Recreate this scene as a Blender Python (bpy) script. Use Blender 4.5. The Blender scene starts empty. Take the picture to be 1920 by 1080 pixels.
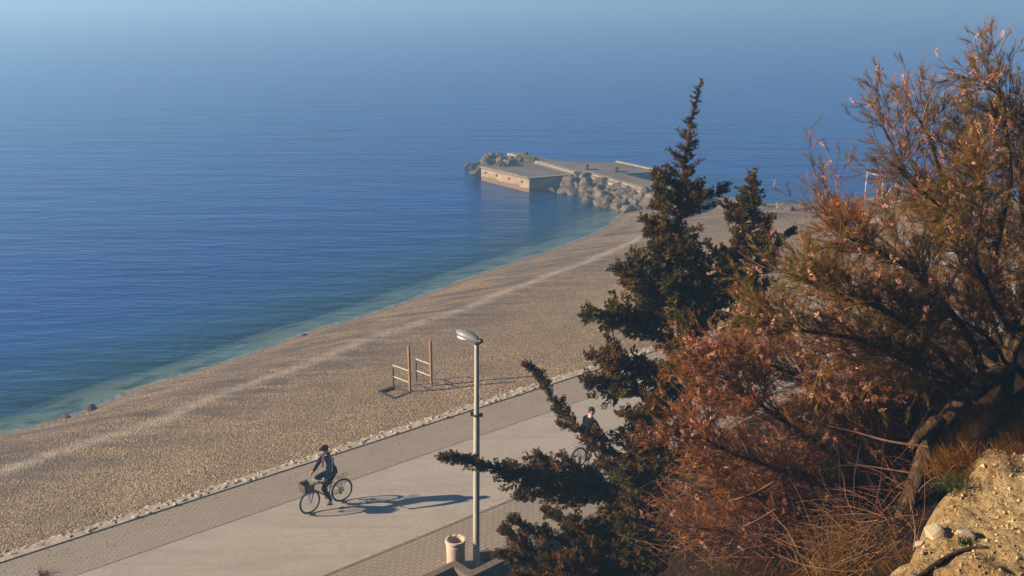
import bpy, bmesh, math, random
import numpy as np
from mathutils import Vector, Matrix, Quaternion

random.seed(7)
RNG = np.random.default_rng(11)
scene = bpy.context.scene
COL = scene.collection

# ------------------------------------------------------------------ camera
F_PX = 1867.0                      # focal length in pixels of the 1920 px wide photo
PITCH = math.radians(16.27)
CAM_H = 13.2                       # metres above the promenade (z = 0)
SEA = -1.8
cam_d = bpy.data.cameras.new('camera')
cam_d.sensor_width = 36.0
cam_d.lens = 36.0 * F_PX / 1920.0
cam_d.clip_start = 0.1
cam_d.clip_end = 6000
cam = bpy.data.objects.new('camera', cam_d)
COL.objects.link(cam)
cam.location = (0, 0, CAM_H)
cam.rotation_euler = (math.pi / 2 - PITCH, 0, 0)
scene.camera = cam

# ------------------------------------------------------------------ light
SUN_DIR = Vector((-4.37, -0.55, 1.83)).normalized()      # towards the sun, from the rider's shadow
SUN_ELEV = math.asin(SUN_DIR.z)
SUN_AZ = math.atan2(SUN_DIR.x, SUN_DIR.y)                # clockwise from +Y
world = bpy.data.worlds.new('World')
scene.world = world
world.use_nodes = True
wn = world.node_tree.nodes
wl = world.node_tree.links
wn.clear()
wo = wn.new('ShaderNodeOutputWorld')
bg = wn.new('ShaderNodeBackground')
sky = wn.new('ShaderNodeTexSky')
sky.sky_type = 'NISHITA'
sky.sun_disc = False
sky.sun_elevation = SUN_ELEV
sky.sun_rotation = SUN_AZ
sky.air_density = 1.0
sky.dust_density = 0.1
sky.ozone_density = 8.0
bg.inputs['Strength'].default_value = 0.05
wl.new(sky.outputs[0], bg.inputs['Color'])
wl.new(bg.outputs[0], wo.inputs['Surface'])

sun_d = bpy.data.lights.new('sun', 'SUN')
sun_d.energy = 5.0
sun_d.angle = math.radians(0.5)
sun_d.color = (1.0, 0.82, 0.60)
sun = bpy.data.objects.new('sun', sun_d)
COL.objects.link(sun)
sun.rotation_mode = 'QUATERNION'
sun.rotation_quaternion = SUN_DIR.to_track_quat('Z', 'Y')
sun.location = (-40, -5, 40)

HAZE_COL = (0.39, 0.67, 1.0, 1)
HAZE_DENS = 0.0030
HAZE_G = 0.28

vs = scene.view_settings
vs.view_transform = 'Standard'
vs.look = 'None'
vs.exposure = 1.15
vs.gamma = 1.0
vs.use_curve_mapping = False
scene.render.engine = 'CYCLES'
cy = scene.cycles
cy.use_denoising = True
cy.max_bounces = 6
cy.diffuse_bounces = 2
cy.glossy_bounces = 2
cy.transmission_bounces = 2
cy.transparent_max_bounces = 8
cy.volume_bounces = 0
cy.caustics_reflective = False
cy.caustics_refractive = False

# ------------------------------------------------------------------ helpers
def ray(px, py):
    u = (px - 960.0) / F_PX
    v = (540.0 - py) / F_PX
    sp, cp = math.sin(PITCH), math.cos(PITCH)
    return np.array([u, v * sp + cp, v * cp - sp])

def on_z(px, py, z=0.0):
    """point of the plane z that the photo shows at this pixel"""
    d = ray(px, py)
    return np.array([0, 0, CAM_H]) + d * ((z - CAM_H) / d[2])

def on_y(px, py, y):
    """point of the plane at distance y that the photo shows at this pixel"""
    d = ray(px, py)
    return np.array([0, 0, CAM_H]) + d * (y / d[1])

AX = np.array([math.cos(math.radians(40)), math.sin(math.radians(40)), 0.0])   # along the promenade
NX = np.array([-AX[1], AX[0], 0.0])                                            # towards the sea

def make_mesh(name, V, faces, smooth=False, tint=None, attrs=None):
    """faces: list of int arrays, each (n, k)"""
    V = np.asarray(V, dtype=np.float32)
    me = bpy.data.meshes.new(name)
    faces = [np.asarray(f, dtype=np.int32) for f in faces if len(f)]
    nl = sum(f.size for f in faces)
    npoly = sum(len(f) for f in faces)
    me.vertices.add(len(V))
    me.vertices.foreach_set('co', V.ravel())
    me.loops.add(nl)
    me.polygons.add(npoly)
    li = np.concatenate([f.ravel() for f in faces])
    tot = np.concatenate([np.full(len(f), f.shape[1], dtype=np.int32) for f in faces])
    st = np.concatenate([[0], np.cumsum(tot)[:-1]]).astype(np.int32)
    me.loops.foreach_set('vertex_index', li)
    me.polygons.foreach_set('loop_start', st)
    me.polygons.foreach_set('loop_total', tot)
    me.polygons.foreach_set('use_smooth', np.full(npoly, smooth))
    if tint is not None:
        a = me.attributes.new('tint', 'FLOAT_COLOR', 'POINT')
        c = np.ones((len(V), 4), dtype=np.float32)
        c[:, :3] = tint
        a.data.foreach_set('color', c.ravel())
    for k, arr in (attrs or {}).items():
        a = me.attributes.new(k, 'FLOAT', 'POINT')
        a.data.foreach_set('value', np.asarray(arr, dtype=np.float32))
    me.update(calc_edges=True)
    me.validate()
    return me

class MB:
    """collects primitive shapes into one mesh"""
    def __init__(self):
        self.v = []; self.f = {}; self.n = 0; self.mi = {}
    def add(self, V, faces):
        V = np.asarray(V, float)
        for f in faces:
            f = np.asarray(f, dtype=int)
            if f.ndim == 1:
                f = f[None]
            self.f.setdefault(f.shape[1], []).append(f + self.n)
        self.v.append(V); self.n += len(V)
        return self
    def box(self, c, s, rot=None):
        c = np.asarray(c, float); s = np.asarray(s, float) / 2
        V = np.array([[x, y, z] for x in (-1, 1) for y in (-1, 1) for z in (-1, 1)]) * s
        if rot is not None:
            V = V @ np.asarray(rot).T
        return self.add(V + c, [[[0, 1, 3, 2], [4, 6, 7, 5], [0, 4, 5, 1], [2, 3, 7, 6], [0, 2, 6, 4], [1, 5, 7, 3]]])
    def tube(self, pts, rad, sides=8, cap=True, closed=False, ell=None):
        P = np.asarray(pts, float); K = len(P)
        R = np.full(K, rad) if np.isscalar(rad) else np.asarray(rad, float)
        if closed:
            T = np.roll(P, -1, 0) - np.roll(P, 1, 0)
        else:
            T = np.gradient(P, axis=0)
        T /= np.linalg.norm(T, axis=1)[:, None] + 1e-12
        ref = np.array([0, 0, 1.0]) if abs(T[:, 2]).mean() < 0.8 else np.array([1.0, 0, 0])
        if closed:
            n = np.cross(P[1] - P[0], P[K // 3] - P[0]); ref = n / np.linalg.norm(n)
        A = np.cross(T, ref); A /= np.linalg.norm(A, axis=1)[:, None] + 1e-12
        B = np.cross(T, A)
        th = np.linspace(0, 2 * math.pi, sides, endpoint=False)
        e = ell or (1, 1)
        V = P[:, None] + R[:, None, None] * (e[0] * np.cos(th)[None, :, None] * A[:, None] + e[1] * np.sin(th)[None, :, None] * B[:, None])
        F = []
        for i in range(K if closed else K - 1):
            j = (i + 1) % K
            for s in range(sides):
                t = (s + 1) % sides
                F.append([i * sides + s, j * sides + s, j * sides + t, i * sides + t])
        fs = [F]
        if cap and not closed:
            fs += [list(range(sides)), list(range((K - 1) * sides, K * sides))[::-1]]
        return self.add(V.reshape(-1, 3), fs)
    def lathe(self, prof, c=(0, 0, 0), seg=24, wob=None):
        K = len(prof)
        th = np.linspace(0, 2 * math.pi, seg, endpoint=False)
        V = []
        for r, z in prof:
            V.append(np.stack([r * np.cos(th), r * np.sin(th), np.full(seg, z)], 1))
        V = np.concatenate(V) + np.asarray(c)
        F = [[i * seg + s, i * seg + (s + 1) % seg, (i + 1) * seg + (s + 1) % seg, (i + 1) * seg + s] for i in range(K - 1) for s in range(seg)]
        return self.add(V, [F])
    def prism(self, poly, z0, z1):
        P = np.asarray(poly, float)[:, :2]
        a = np.sum(P[:, 0] * np.roll(P[:, 1], -1) - np.roll(P[:, 0], -1) * P[:, 1])
        if a < 0:
            P = P[::-1]
        n = len(P)
        V = np.concatenate([np.c_[P, np.full(n, z0)], np.c_[P, np.full(n, z1)]])
        F = [[i, (i + 1) % n, n + (i + 1) % n, n + i] for i in range(n)]
        return self.add(V, [F, list(range(n))[::-1], list(range(n, 2 * n))])
    def ball(self, c, r, seg=12, rings=8, rot=None):
        r = np.ones(3) * r
        V = []; F = []
        for i in range(rings + 1):
            p = math.pi * i / rings
            for s in range(seg):
                t = 2 * math.pi * s / seg
                V.append([math.sin(p) * math.cos(t), math.sin(p) * math.sin(t), math.cos(p)])
        for i in range(rings):
            for s in range(seg):
                F.append([i * seg + s, (i + 1) * seg + s, (i + 1) * seg + (s + 1) % seg, i * seg + (s + 1) % seg])
        V = np.array(V) * r
        if rot is not None:
            V = V @ np.asarray(rot).T
        return self.add(V + np.asarray(c), [F])
    def mesh(self, name, smooth=False, tint=None):
        V = np.concatenate(self.v)
        return make_mesh(name, V, [np.concatenate(x) for x in self.f.values()], smooth, tint)

def obj(name, me, mat=None, parent=None, loc=None):
    if isinstance(me, MB):
        me = me.mesh(name)
    o = bpy.data.objects.new(name, me)
    COL.objects.link(o)
    if mat is not None:
        for m in (mat if isinstance(mat, (list, tuple)) else [mat]):
            o.data.materials.append(m)
    if parent is not None:
        o.parent = parent
    if loc is not None:
        o.location = loc
    return o

def empty(name, loc=(0, 0, 0), rz=0.0):
    o = bpy.data.objects.new(name, None)
    COL.objects.link(o)
    o.location = loc
    o.rotation_euler = (0, 0, rz)
    o.empty_display_size = 0.2
    return o

def tag(o, label, cat, group=None):
    o['label'] = label
    o['category'] = cat
    if group:
        o['group'] = group
    return o

def structure(o):
    o['kind'] = 'structure'
    return o

def smooth_shade(o, angle=40):
    me = o.data
    me.polygons.foreach_set('use_smooth', np.ones(len(me.polygons), bool))
    me.set_sharp_from_angle(angle=math.radians(angle))
    return o

# ------------------------------------------------------------------ materials
class M:
    """small node-tree builder"""
    def __init__(self, name):
        self.m = bpy.data.materials.new(name)
        self.m.use_nodes = True
        self.t = self.m.node_tree
        self.n = self.t.nodes
        self.n.clear()
        self.out = self.n.new('ShaderNodeOutputMaterial')
    def new(self, typ, ins=None, **kw):
        nd = self.n.new(typ)
        for k, v in kw.items():
            setattr(nd, k, v)
        for k, v in (ins or {}).items():
            self.set(nd, k, v)
        return nd
    def set(self, nd, k, v):
        s = nd.inputs[k]
        if isinstance(v, bpy.types.NodeSocket):
            self.t.links.new(v, s)
        elif isinstance(v, bpy.types.Node):
            self.t.links.new(v.outputs[0], s)
        else:
            if s.type == 'RGBA' and len(v) == 3:
                v = (*v, 1)
            s.default_value = v
    def coords(self, scale=1.0, which='Object', rot=None, loc=None):
        tc = self.new('ShaderNodeTexCoord')
        mp = self.new('ShaderNodeMapping', {'Vector': tc.outputs[which]})
        mp.inputs['Scale'].default_value = scale if hasattr(scale, '__len__') else (scale,) * 3
        if rot:
            mp.inputs['Rotation'].default_value = rot
        return mp.outputs[0]
    def noise(self, vec, scale=5, detail=4, rough=0.55, dist=0):
        return self.new('ShaderNodeTexNoise', {'Vector': vec, 'Scale': scale, 'Detail': detail, 'Roughness': rough, 'Distortion': dist}).outputs[0]
    def voronoi(self, vec, scale=5, feature='F1', rand=1.0):
        return self.new('ShaderNodeTexVoronoi', {'Vector': vec, 'Scale': scale, 'Randomness': rand}, feature=feature)
    def ramp(self, fac, stops, interp='LINEAR'):
        r = self.new('ShaderNodeValToRGB', {'Fac': fac})
        cr = r.color_ramp
        cr.interpolation = interp
        while len(cr.elements) < len(stops):
            cr.elements.new(0.5)
        for e, (p, c) in zip(cr.elements, stops):
            e.position = p
            c = (c, c, c) if not hasattr(c, '__len__') else c
            e.color = (*c, 1)
        return r.outputs[0]
    def mix(self, fac, a, b, blend='MIX'):
        nd = self.new('ShaderNodeMix', data_type='RGBA', blend_type=blend)
        for k, v in ((0, fac), (6, a), (7, b)):
            s = nd.inputs[k]
            if isinstance(v, bpy.types.NodeSocket):
                self.t.links.new(v, s)
            else:
                s.default_value = v if k == 0 else (*v, 1)
        return nd.outputs[2]
    def math(self, op, a, b=0.0, c=None):
        nd = self.new('ShaderNodeMath', operation=op)
        for i, v in enumerate((a, b) if c is None else (a, b, c)):
            if isinstance(v, bpy.types.NodeSocket):
                self.t.links.new(v, nd.inputs[i])
            else:
                nd.inputs[i].default_value = v
        return nd.outputs[0]
    def attr(self, name, out='Fac'):
        return self.new('ShaderNodeAttribute', attribute_name=name).outputs[out]
    def bump(self, h, strength=0.5, dist=0.02, normal=None):
        b = self.new('ShaderNodeBump', {'Height': h, 'Strength': strength, 'Distance': dist})
        if normal is not None:
            self.set(b, 'Normal', normal)
        return b.outputs[0]
    def principled(self, color, rough=0.8, normal=None, metal=0.0, spec=0.3, **ex):
        p = self.new('ShaderNodeBsdfPrincipled', {'Base Color': color, 'Roughness': rough, 'Metallic': metal, 'Specular IOR Level': spec})
        for k, v in ex.items():
            self.set(p, k, v)
        if normal is not None:
            self.set(p, 'Normal', normal)
        self.t.links.new(p.outputs[0], self.out.inputs['Surface'])
        return self.m

def plain(name, color, rough=0.7, metal=0.0, var=0.25, scale=12, bump=0.15, spec=0.3):
    m = M(name)
    v = m.coords(1.0)
    n = m.noise(v, scale, 5, 0.6)
    lo = [c * (1 - var) for c in color]
    hi = [min(1, c * (1 + var)) for c in color]
    c = m.ramp(n, [(0.3, lo), (0.7, hi)])
    return m.principled(c, rough, m.bump(n, bump, 0.01), metal, spec)

# ------------------------------------------------------------------ shoreline and terrain
def px_line(pts, z):
    return np.array([on_z(x, y, z)[:2] for x, y in pts])

def dense(L, step=0.5):
    L = np.asarray(L, float)
    out = [L[:1]]
    for a, b in zip(L[:-1], L[1:]):
        n = max(1, int(np.linalg.norm(b - a) / step))
        t = (np.arange(n) + 1)[:, None] / n
        out.append(a + (b - a) * t)
    return np.concatenate(out)

def catmull(P, n=8):
    P = np.asarray(P, float)
    Q = np.vstack([2 * P[0] - P[1], P, 2 * P[-1] - P[-2]])
    out = []
    for i in range(1, len(Q) - 2):
        t = np.linspace(0, 1, n, endpoint=False)[:, None]
        p0, p1, p2, p3 = Q[i - 1], Q[i], Q[i + 1], Q[i + 2]
        out.append(0.5 * (2 * p1 + (p2 - p0) * t + (2 * p0 - 5 * p1 + 4 * p2 - p3) * t ** 2 + (3 * p1 - p0 - 3 * p2 + p3) * t ** 3))
    return np.vstack(out + [P[-1:]])

def dist_to(P, L):
    """distance of points P (N,2) to polyline L"""
    best = np.full(len(P), 1e9)
    for a, b in zip(L[:-1], L[1:]):
        d = b - a
        l2 = max(1e-9, (d * d).sum())
        t = np.clip(((P - a) @ d) / l2, 0, 1)
        q = a + t[:, None] * d - P
        best = np.minimum(best, np.sqrt((q * q).sum(1)))
    return best

def inside(P, poly):
    x, y = P[:, 0], P[:, 1]
    r = np.zeros(len(P), bool)
    n = len(poly)
    for i in range(n):
        x0, y0 = poly[i]; x1, y1 = poly[(i + 1) % n]
        if y0 == y1:
            continue
        c = ((y0 > y) != (y1 > y)) & (x < (x1 - x0) * (y - y0) / (y1 - y0) + x0)
        r ^= c
    return r

SHORE = catmull(px_line([(0, 817), (159, 774), (265, 728), (380, 694), (481, 661), (597, 618), (700, 589), (800, 553), (900, 515), (1000, 482), (1075, 455), (1120, 436), (1150, 418), (1166, 402)], SEA), 6)
SHORE = np.vstack([SHORE[0] - AX[:2] * 60, SHORE, px_line([(1185, 394), (1215, 372), (1240, 352)], SEA)])
FAR = px_line([(1262, 362), (1320, 364), (1370, 366), (1400, 371), (1440, 376), (1475, 381), (1530, 380), (1580, 375), (1620, 369), (1700, 362), (1800, 364), (1920, 366)], -0.75)
FAR = np.vstack([FAR, FAR[-1] + np.array([80, -25])])
LANDPOLY = np.vstack([SHORE, FAR, [[160, -80]], [[-120, -80]]])
BERM = catmull(px_line([(0, 897), (140, 850), (299, 796), (420, 745), (560, 695), (680, 647), (799, 608), (1000, 532), (1150, 468), (1210, 436)], -0.9), 5)
A0 = np.array([0.0, 32.15])        # a point of the beach-side edge of the promenade (fitted on the photo)
def cA(P):                         # distance seaward of that edge
    return (P - A0) @ NX[:2]

def smoothstep(a, b, x):
    t = np.clip((x - a) / (b - a), 0, 1)
    return t * t * (3 - 2 * t)

def vnoise(P, scale, seed=0):
    """cheap smooth 2-D value noise in [-1, 1]"""
    r = np.random.default_rng(seed)
    tab = r.uniform(-1, 1, (256, 256))
    Q = P[:, :2] * scale
    i = np.floor(Q).astype(int); f = Q - i
    f = f * f * (3 - 2 * f)
    g = lambda a, b: tab[(i[:, 0] + a) % 256, (i[:, 1] + b) % 256]
    return (g(0, 0) * (1 - f[:, 0]) + g(1, 0) * f[:, 0]) * (1 - f[:, 1]) + (g(0, 1) * (1 - f[:, 0]) + g(1, 1) * f[:, 0]) * f[:, 1]

def ground(P):
    """beach and sea-bed height, signed shore distance"""
    d1 = dist_to(P, SHORE)
    d2 = dist_to(P, FAR)
    ins = inside(P, LANDPOLY)
    dA = np.maximum(cA(P), 0)
    t = d1 / (d1 + dA + 0.3)
    top = -0.06
    prof = np.interp(t, [0, 0.05, 0.15, 0.30, 0.38, 0.6, 1.0], [0, 0.14, 0.33, 0.60, 0.60, 0.72, 1.0])
    z1 = SEA + (top - SEA) * prof
    z1 = z1 + (vnoise(P, 0.45, 3) * 0.05 + vnoise(P, 1.3, 4) * 0.025) * smoothstep(0.3, 2.0, d1) * smoothstep(0.3, 2.5, dA)
    z2 = np.where(d2 < 1.6, -0.8 + 0.0 * d2, 0) + np.where(d2 >= 1.6, -0.8 + 0.75 * smoothstep(1.6, 14, d2), 0)
    z2 = z2 + vnoise(P, 0.6, 5) * 0.12 * smoothstep(8, 1, d2)
    z_in = np.minimum(z1, z2)
    out1 = SEA - 0.11 * d1 - 0.030 * d1 ** 2
    out2 = -0.8 - 0.7 * d2
    z_out = np.maximum(np.maximum(out1, out2), -9.0)
    z = np.where(ins, z_in, z_out)
    sd = np.where(ins, np.minimum(d1, d2 + 1.5), -np.minimum(d1, np.maximum(d2 - 1.4, 0)))
    # bed under the promenade and the hill
    under = cA(P) < 0.25
    z = np.where(under & ins, np.minimum(z, -0.12), z)
    return z, sd

def grid(xs, ys):
    X, Y = np.meshgrid(xs, ys)
    n, m = len(ys), len(xs)
    P = np.stack([X.ravel(), Y.ravel()], 1)
    i = np.arange((n - 1) * (m - 1))
    r, c = i // (m - 1), i % (m - 1)
    q = r * m + c
    F = np.stack([q, q + 1, q + m + 1, q + m], 1)
    return P, F

# ---- beach material: pebbles, wet rim, pale storm ridge
m = M('pebble_beach')
v = m.coords(1.0)
vo = m.voronoi(v, 17.0)
vo2 = m.voronoi(v, 36.0)
cellv = m.new('ShaderNodeSeparateColor', {'Color': vo.outputs['Color']}).outputs[0]
cellv2 = m.new('ShaderNodeSeparateColor', {'Color': vo2.outputs['Color']}).outputs[0]
cc = m.math('ADD', m.math('MULTIPLY', cellv, 0.55), m.math('MULTIPLY', cellv2, 0.45))
base = m.ramp(cc, [(0.12, (0.092, 0.060, 0.030)), (0.5, (0.25, 0.168, 0.086)), (0.88, (0.48, 0.355, 0.205))])
big = m.noise(m.coords((0.35, 0.35, 0.35)), 1.0, 5, 0.6)
base = m.mix(m.ramp(big, [(0.35, 0.0), (0.7, 0.55)]), base, (0.15, 0.105, 0.07))
# streaks running along the shore
stv = m.coords((0.25, 1.6, 1.0), rot=(0, 0, -math.radians(40)))
stn = m.noise(stv, 1.0, 4, 0.6)
shore = m.attr('shore')
band = m.ramp(m.math('MULTIPLY', shore, 1 / 12.0), [(0.02, 0.0), (0.12, 1.0), (0.45, 1.0), (0.75, 0.15)])
base = m.mix(m.math('MULTIPLY', band, m.ramp(stn, [(0.42, 0.0), (0.58, 0.85)])), base, (0.10, 0.075, 0.055))
base = m.mix(m.math('MULTIPLY', m.attr('berm'), m.ramp(m.noise(v, 2.5, 4), [(0.3, 0.2), (0.65, 0.72)])), base, (0.47, 0.38, 0.28))
wet = m.ramp(m.math('ADD', m.math('MULTIPLY', shore, 1.0), m.math('MULTIPLY', m.math('SUBTRACT', m.noise(v, 1.2, 3), 0.5), 0.9)), [(0.3, 1.0), (0.8, 0.0)])
base = m.mix(m.math('MULTIPLY', wet, 0.65), base, (0.13, 0.078, 0.042))
# sea bed: pale gravel with dark weedy patches
bedc = m.mix(m.ramp(m.noise(m.coords((0.5, 0.5, 0.5)), 1.0, 6, 0.65), [(0.48, 0.0), (0.60, 0.85)]), (0.19, 0.185, 0.115), (0.025, 0.04, 0.018))
base = m.mix(m.ramp(m.math('MULTIPLY', shore, -0.5), [(0.02, 0.0), (0.35, 1.0)]), base, bedc)
h = m.math('SUBTRACT', 1.0, vo.outputs['Distance'])
h2 = m.math('SUBTRACT', 1.0, vo2.outputs['Distance'])
hh = m.math('ADD', m.math('MULTIPLY', h, 0.6), m.math('MULTIPLY', h2, 0.35))
nb = m.bump(hh, 0.9, 0.07)
MAT_BEACH = m.principled(base, 0.85, nb, spec=0.2)

xs = np.concatenate([np.linspace(-75, -22, 40), np.linspace(-21, 30, 190), np.linspace(31, 125, 130)])
ys = np.concatenate([np.linspace(-60, 14, 20), np.linspace(15, 90, 290), np.linspace(91, 140, 50)])
P, Fq = grid(xs, ys)
gz, gsd = ground(P)
berm = np.exp(-(dist_to(P, BERM) / 0.36) ** 2)
beach = obj('beach', make_mesh('beach', np.c_[P, gz], [Fq], True, attrs={'shore': gsd, 'berm': berm}), MAT_BEACH)
structure(beach)

# ---- loose pebbles on the near beach (nobody could count them)
PEB = 26000
C = RNG.uniform([-24, 18], [24, 62], (PEB * 6, 2))
gz2, sd2 = ground(C)
keep = (cA(C) > 0.45) & (sd2 > 0.2)
D = np.linalg.norm(C, axis=1)
keep &= RNG.uniform(size=len(C)) < np.clip(34.0 / D, 0.25, 1.0) ** 2
C, gz2 = C[keep][:PEB], gz2[keep][:PEB]
OCT = np.array([[1, 0, 0], [-1, 0, 0], [0, 1, 0], [0, -1, 0], [0, 0, 1], [0, 0, -1.0]])
OCF = np.array([[0, 2, 4], [2, 1, 4], [1, 3, 4], [3, 0, 4], [2, 0, 5], [1, 2, 5], [3, 1, 5], [0, 3, 5]])
n = len(C)
S = RNG.uniform(0.010, 0.027, (n, 1)) * RNG.uniform(0.6, 1.3, (n, 3))
S[:, 2] *= 0.6
th = RNG.uniform(0, 6.28, n)
Vp = OCT[None] * S[:, None]
Vp = Vp + RNG.normal(0, 0.006, Vp.shape)
x = Vp[:, :, 0] * np.cos(th)[:, None] - Vp[:, :, 1] * np.sin(th)[:, None]
y = Vp[:, :, 0] * np.sin(th)[:, None] + Vp[:, :, 1] * np.cos(th)[:, None]
Vp = np.stack([x + C[:, :1], y + C[:, 1:], Vp[:, :, 2] + gz2[:, None] + 0.008], 2)
Fp = (OCF[None] + 6 * np.arange(n)[:, None, None]).reshape(-1, 3)
pc = np.array([0.27, 0.182, 0.095])[None] * RNG.uniform(0.45, 1.6, (n, 1)) * (1 + RNG.normal(0, 0.06, (n, 3)))
m = M('pebbles')
MAT_PEB = m.principled(m.attr('tint', 'Color'), 0.8, spec=0.25)
peb = obj('pebbles', make_mesh('pebbles', Vp.reshape(-1, 3), [Fp], True, tint=np.repeat(np.clip(pc, 0, 0.7), 6, 0)), MAT_PEB)
peb['kind'] = 'stuff'

# ---- pebbles thrown from the beach onto the paving
C = np.array([prom_at[:2] for prom_at in ((np.array([A0[0], A0[1]]) + AX[:2] * RNG.uniform(-20, 25) + NX[:2] * (-0.3 - abs(RNG.normal(0, 0.55)))) for _ in range(900))])
n = len(C)
S = RNG.uniform(0.006, 0.018, (n, 1)) * RNG.uniform(0.6, 1.3, (n, 3))
Vp = OCT[None] * S[:, None]
Vp[:, :, 0] += C[:, :1]; Vp[:, :, 1] += C[:, 1:]; Vp[:, :, 2] += 0.006
Fp = (OCF[None] + 6 * np.arange(n)[:, None, None]).reshape(-1, 3)
pc = np.array([0.30, 0.22, 0.14])[None] * RNG.uniform(0.5, 1.3, (n, 1))
o = obj('gravel', make_mesh('gravel', Vp.reshape(-1, 3), [Fp], True, tint=np.repeat(pc, 6, 0)), MAT_PEB)
o['kind'] = 'stuff'

# ---- sea
m = M('sea_water')
dep = m.attr('depth')
opac = m.math('SUBTRACT', 1.0, m.math('POWER', 2.718, m.math('MULTIPLY', dep, -0.80)))
deep = m.math('SUBTRACT', 1.0, m.math('POWER', 2.718, m.math('MULTIPLY', dep, -0.55)))
wv = m.coords(1.0)
patch = m.noise(m.coords((0.035, 0.09, 0.05), rot=(0, 0, 0.25)), 1.0, 4, 0.6)
deepc = m.mix(m.ramp(patch, [(0.35, 0.0), (0.7, 1.0)]), (0.001, 0.022, 0.135), (0.001, 0.040, 0.21))
body = m.mix(deep, (0.014, 0.095, 0.10), deepc)
# swell, chop and ripples
sw = m.noise(m.coords((0.10, 0.42, 0.3), rot=(0, 0, 0.30)), 1.0, 3, 0.5)
ch = m.noise(m.coords((0.55, 1.7, 1.0), rot=(0, 0, 0.12)), 1.0, 4, 0.6)
rp = m.noise(m.coords((2.2, 4.2, 3.0), rot=(0, 0, -0.2)), 1.0, 3, 0.6)
hh = m.math('ADD', m.math('ADD', m.math('MULTIPLY', sw, 0.9), m.math('MULTIPLY', ch, 0.40)), m.math('MULTIPLY', rp, 0.10))
nb = m.bump(hh, 0.48, 0.5)
dif = m.new('ShaderNodeBsdfDiffuse', {'Color': body, 'Normal': nb})
tr = m.new('ShaderNodeBsdfTransparent', {'Color': (0.80, 0.97, 0.95)})
inner = m.new('ShaderNodeMixShader', {0: opac, 1: tr.outputs[0], 2: dif.outputs[0]})
gl = m.new('ShaderNodeBsdfGlossy', {'Color': (0.62, 0.82, 1.0), 'Roughness': 0.14, 'Normal': nb})
# Fresnel reflectance from the angle to the rippled surface, the same from above and from below
geo = m.new('ShaderNodeNewGeometry')
ca = m.math('ABSOLUTE', m.new('ShaderNodeVectorMath', {0: geo.outputs['Incoming'], 1: nb}, operation='DOT_PRODUCT').outputs['Value'])
fr = m.math('ADD', 0.02, m.math('MULTIPLY', 0.85, m.math('POWER', m.math('SUBTRACT', 1.0, m.math('MINIMUM', ca, 1.0)), 5.0)))
mx = m.new('ShaderNodeMixShader', {0: fr, 1: inner.outputs[0], 2: gl.outputs[0]})
foam = m.math('MULTIPLY', m.ramp(dep, [(0.012, 1.0), (0.05, 0.0)]), m.ramp(m.noise(m.coords(1.0), 3.0, 5, 0.7), [(0.42, 0.0), (0.60, 0.42)]))
fd = m.new('ShaderNodeBsdfDiffuse', {'Color': (0.55, 0.55, 0.52)})
mf = m.new('ShaderNodeMixShader', {0: foam, 1: mx.outputs[0], 2: fd.outputs[0]})
m.t.links.new(mf.outputs[0], m.out.inputs['Surface'])
MAT_SEA = m.m
FARSEA = 1800.0
xs = np.concatenate([-np.geomspace(FARSEA, 60, 25), np.linspace(-55, 95, 190), np.geomspace(100, FARSEA, 25)])
ys = np.concatenate([[-FARSEA, -400, -100], np.linspace(10, 110, 150), np.geomspace(113, FARSEA, 40)])
P, Fq = grid(xs, ys)
gz, _ = ground(P)
farp = (P[:, 1] > 125) | (np.abs(P[:, 0]) > 110)
depth = np.where(farp, 9.0, np.maximum(0, SEA - gz))
sea = obj('sea', make_mesh('sea', np.c_[P, np.full(len(P), SEA)], [Fq], True, attrs={'depth': depth}), MAT_SEA)
structure(sea)

# ------------------------------------------------------------------ promenade
STRIP_A = 1.95      # brick strip beside the beach
CONC = 3.85         # concrete lane
STRIP_C = 2.0       # brick strip beside the wall
def prom_pt(s, c, z):
    """s metres along, c metres seaward of the edge line"""
    p = np.array([A0[0], A0[1], 0]) + AX * s + NX * c
    return np.array([p[0], p[1], z])

def strip(c0, c1, z, s0=-60, s1=90, n=150):
    V = []; 
    for s in np.linspace(s0, s1, n):
        V += [prom_pt(s, c0, z), prom_pt(s, c1, z)]
    F = [[2 * i, 2 * i + 2, 2 * i + 3, 2 * i + 1] for i in range(n - 1)]
    return np.array(V), F

def brick_mat(name, c1, c2, mort, sx, sy):
    m = M(name)
    v = m.coords((1, 1, 1), rot=(0, 0, -math.radians(40)))
    b = m.new('ShaderNodeTexBrick', {'Vector': v, 'Color1': c1, 'Color2': c2, 'Mortar': mort, 'Scale': 1.0, 'Mortar Size': 0.012, 'Brick Width': sx, 'Row Height': sy, 'Bias': 0.0, 'Mortar Smooth': 0.3})
    big = m.noise(m.coords(1.0), 0.8, 5, 0.65)
    fine = m.noise(m.coords(1.0), 14, 4, 0.7)
    c = m.mix(m.ramp(big, [(0.35, 0.0), (0.7, 0.45)]), b.outputs['Color'], (0.25, 0.19, 0.13))
    c = m.mix(m.ramp(fine, [(0.4, 0.25), (0.65, 0.0)]), c, (0.10, 0.08, 0.06))
    hgt = m.math('SUBTRACT', m.math('MULTIPLY', fine, 0.25), b.outputs['Fac'])
    return m.principled(c, 0.85, m.bump(hgt, 0.5, 0.010), spec=0.2)
MAT_BRICK = brick_mat('paving_setts', (0.345, 0.285, 0.215), (0.315, 0.255, 0.19), (0.235, 0.19, 0.14), 0.20, 0.10)
MAT_BRICK2 = brick_mat('paving_setts_inner', (0.34, 0.27, 0.20), (0.30, 0.24, 0.175), (0.165, 0.13, 0.095), 0.20, 0.12)

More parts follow.
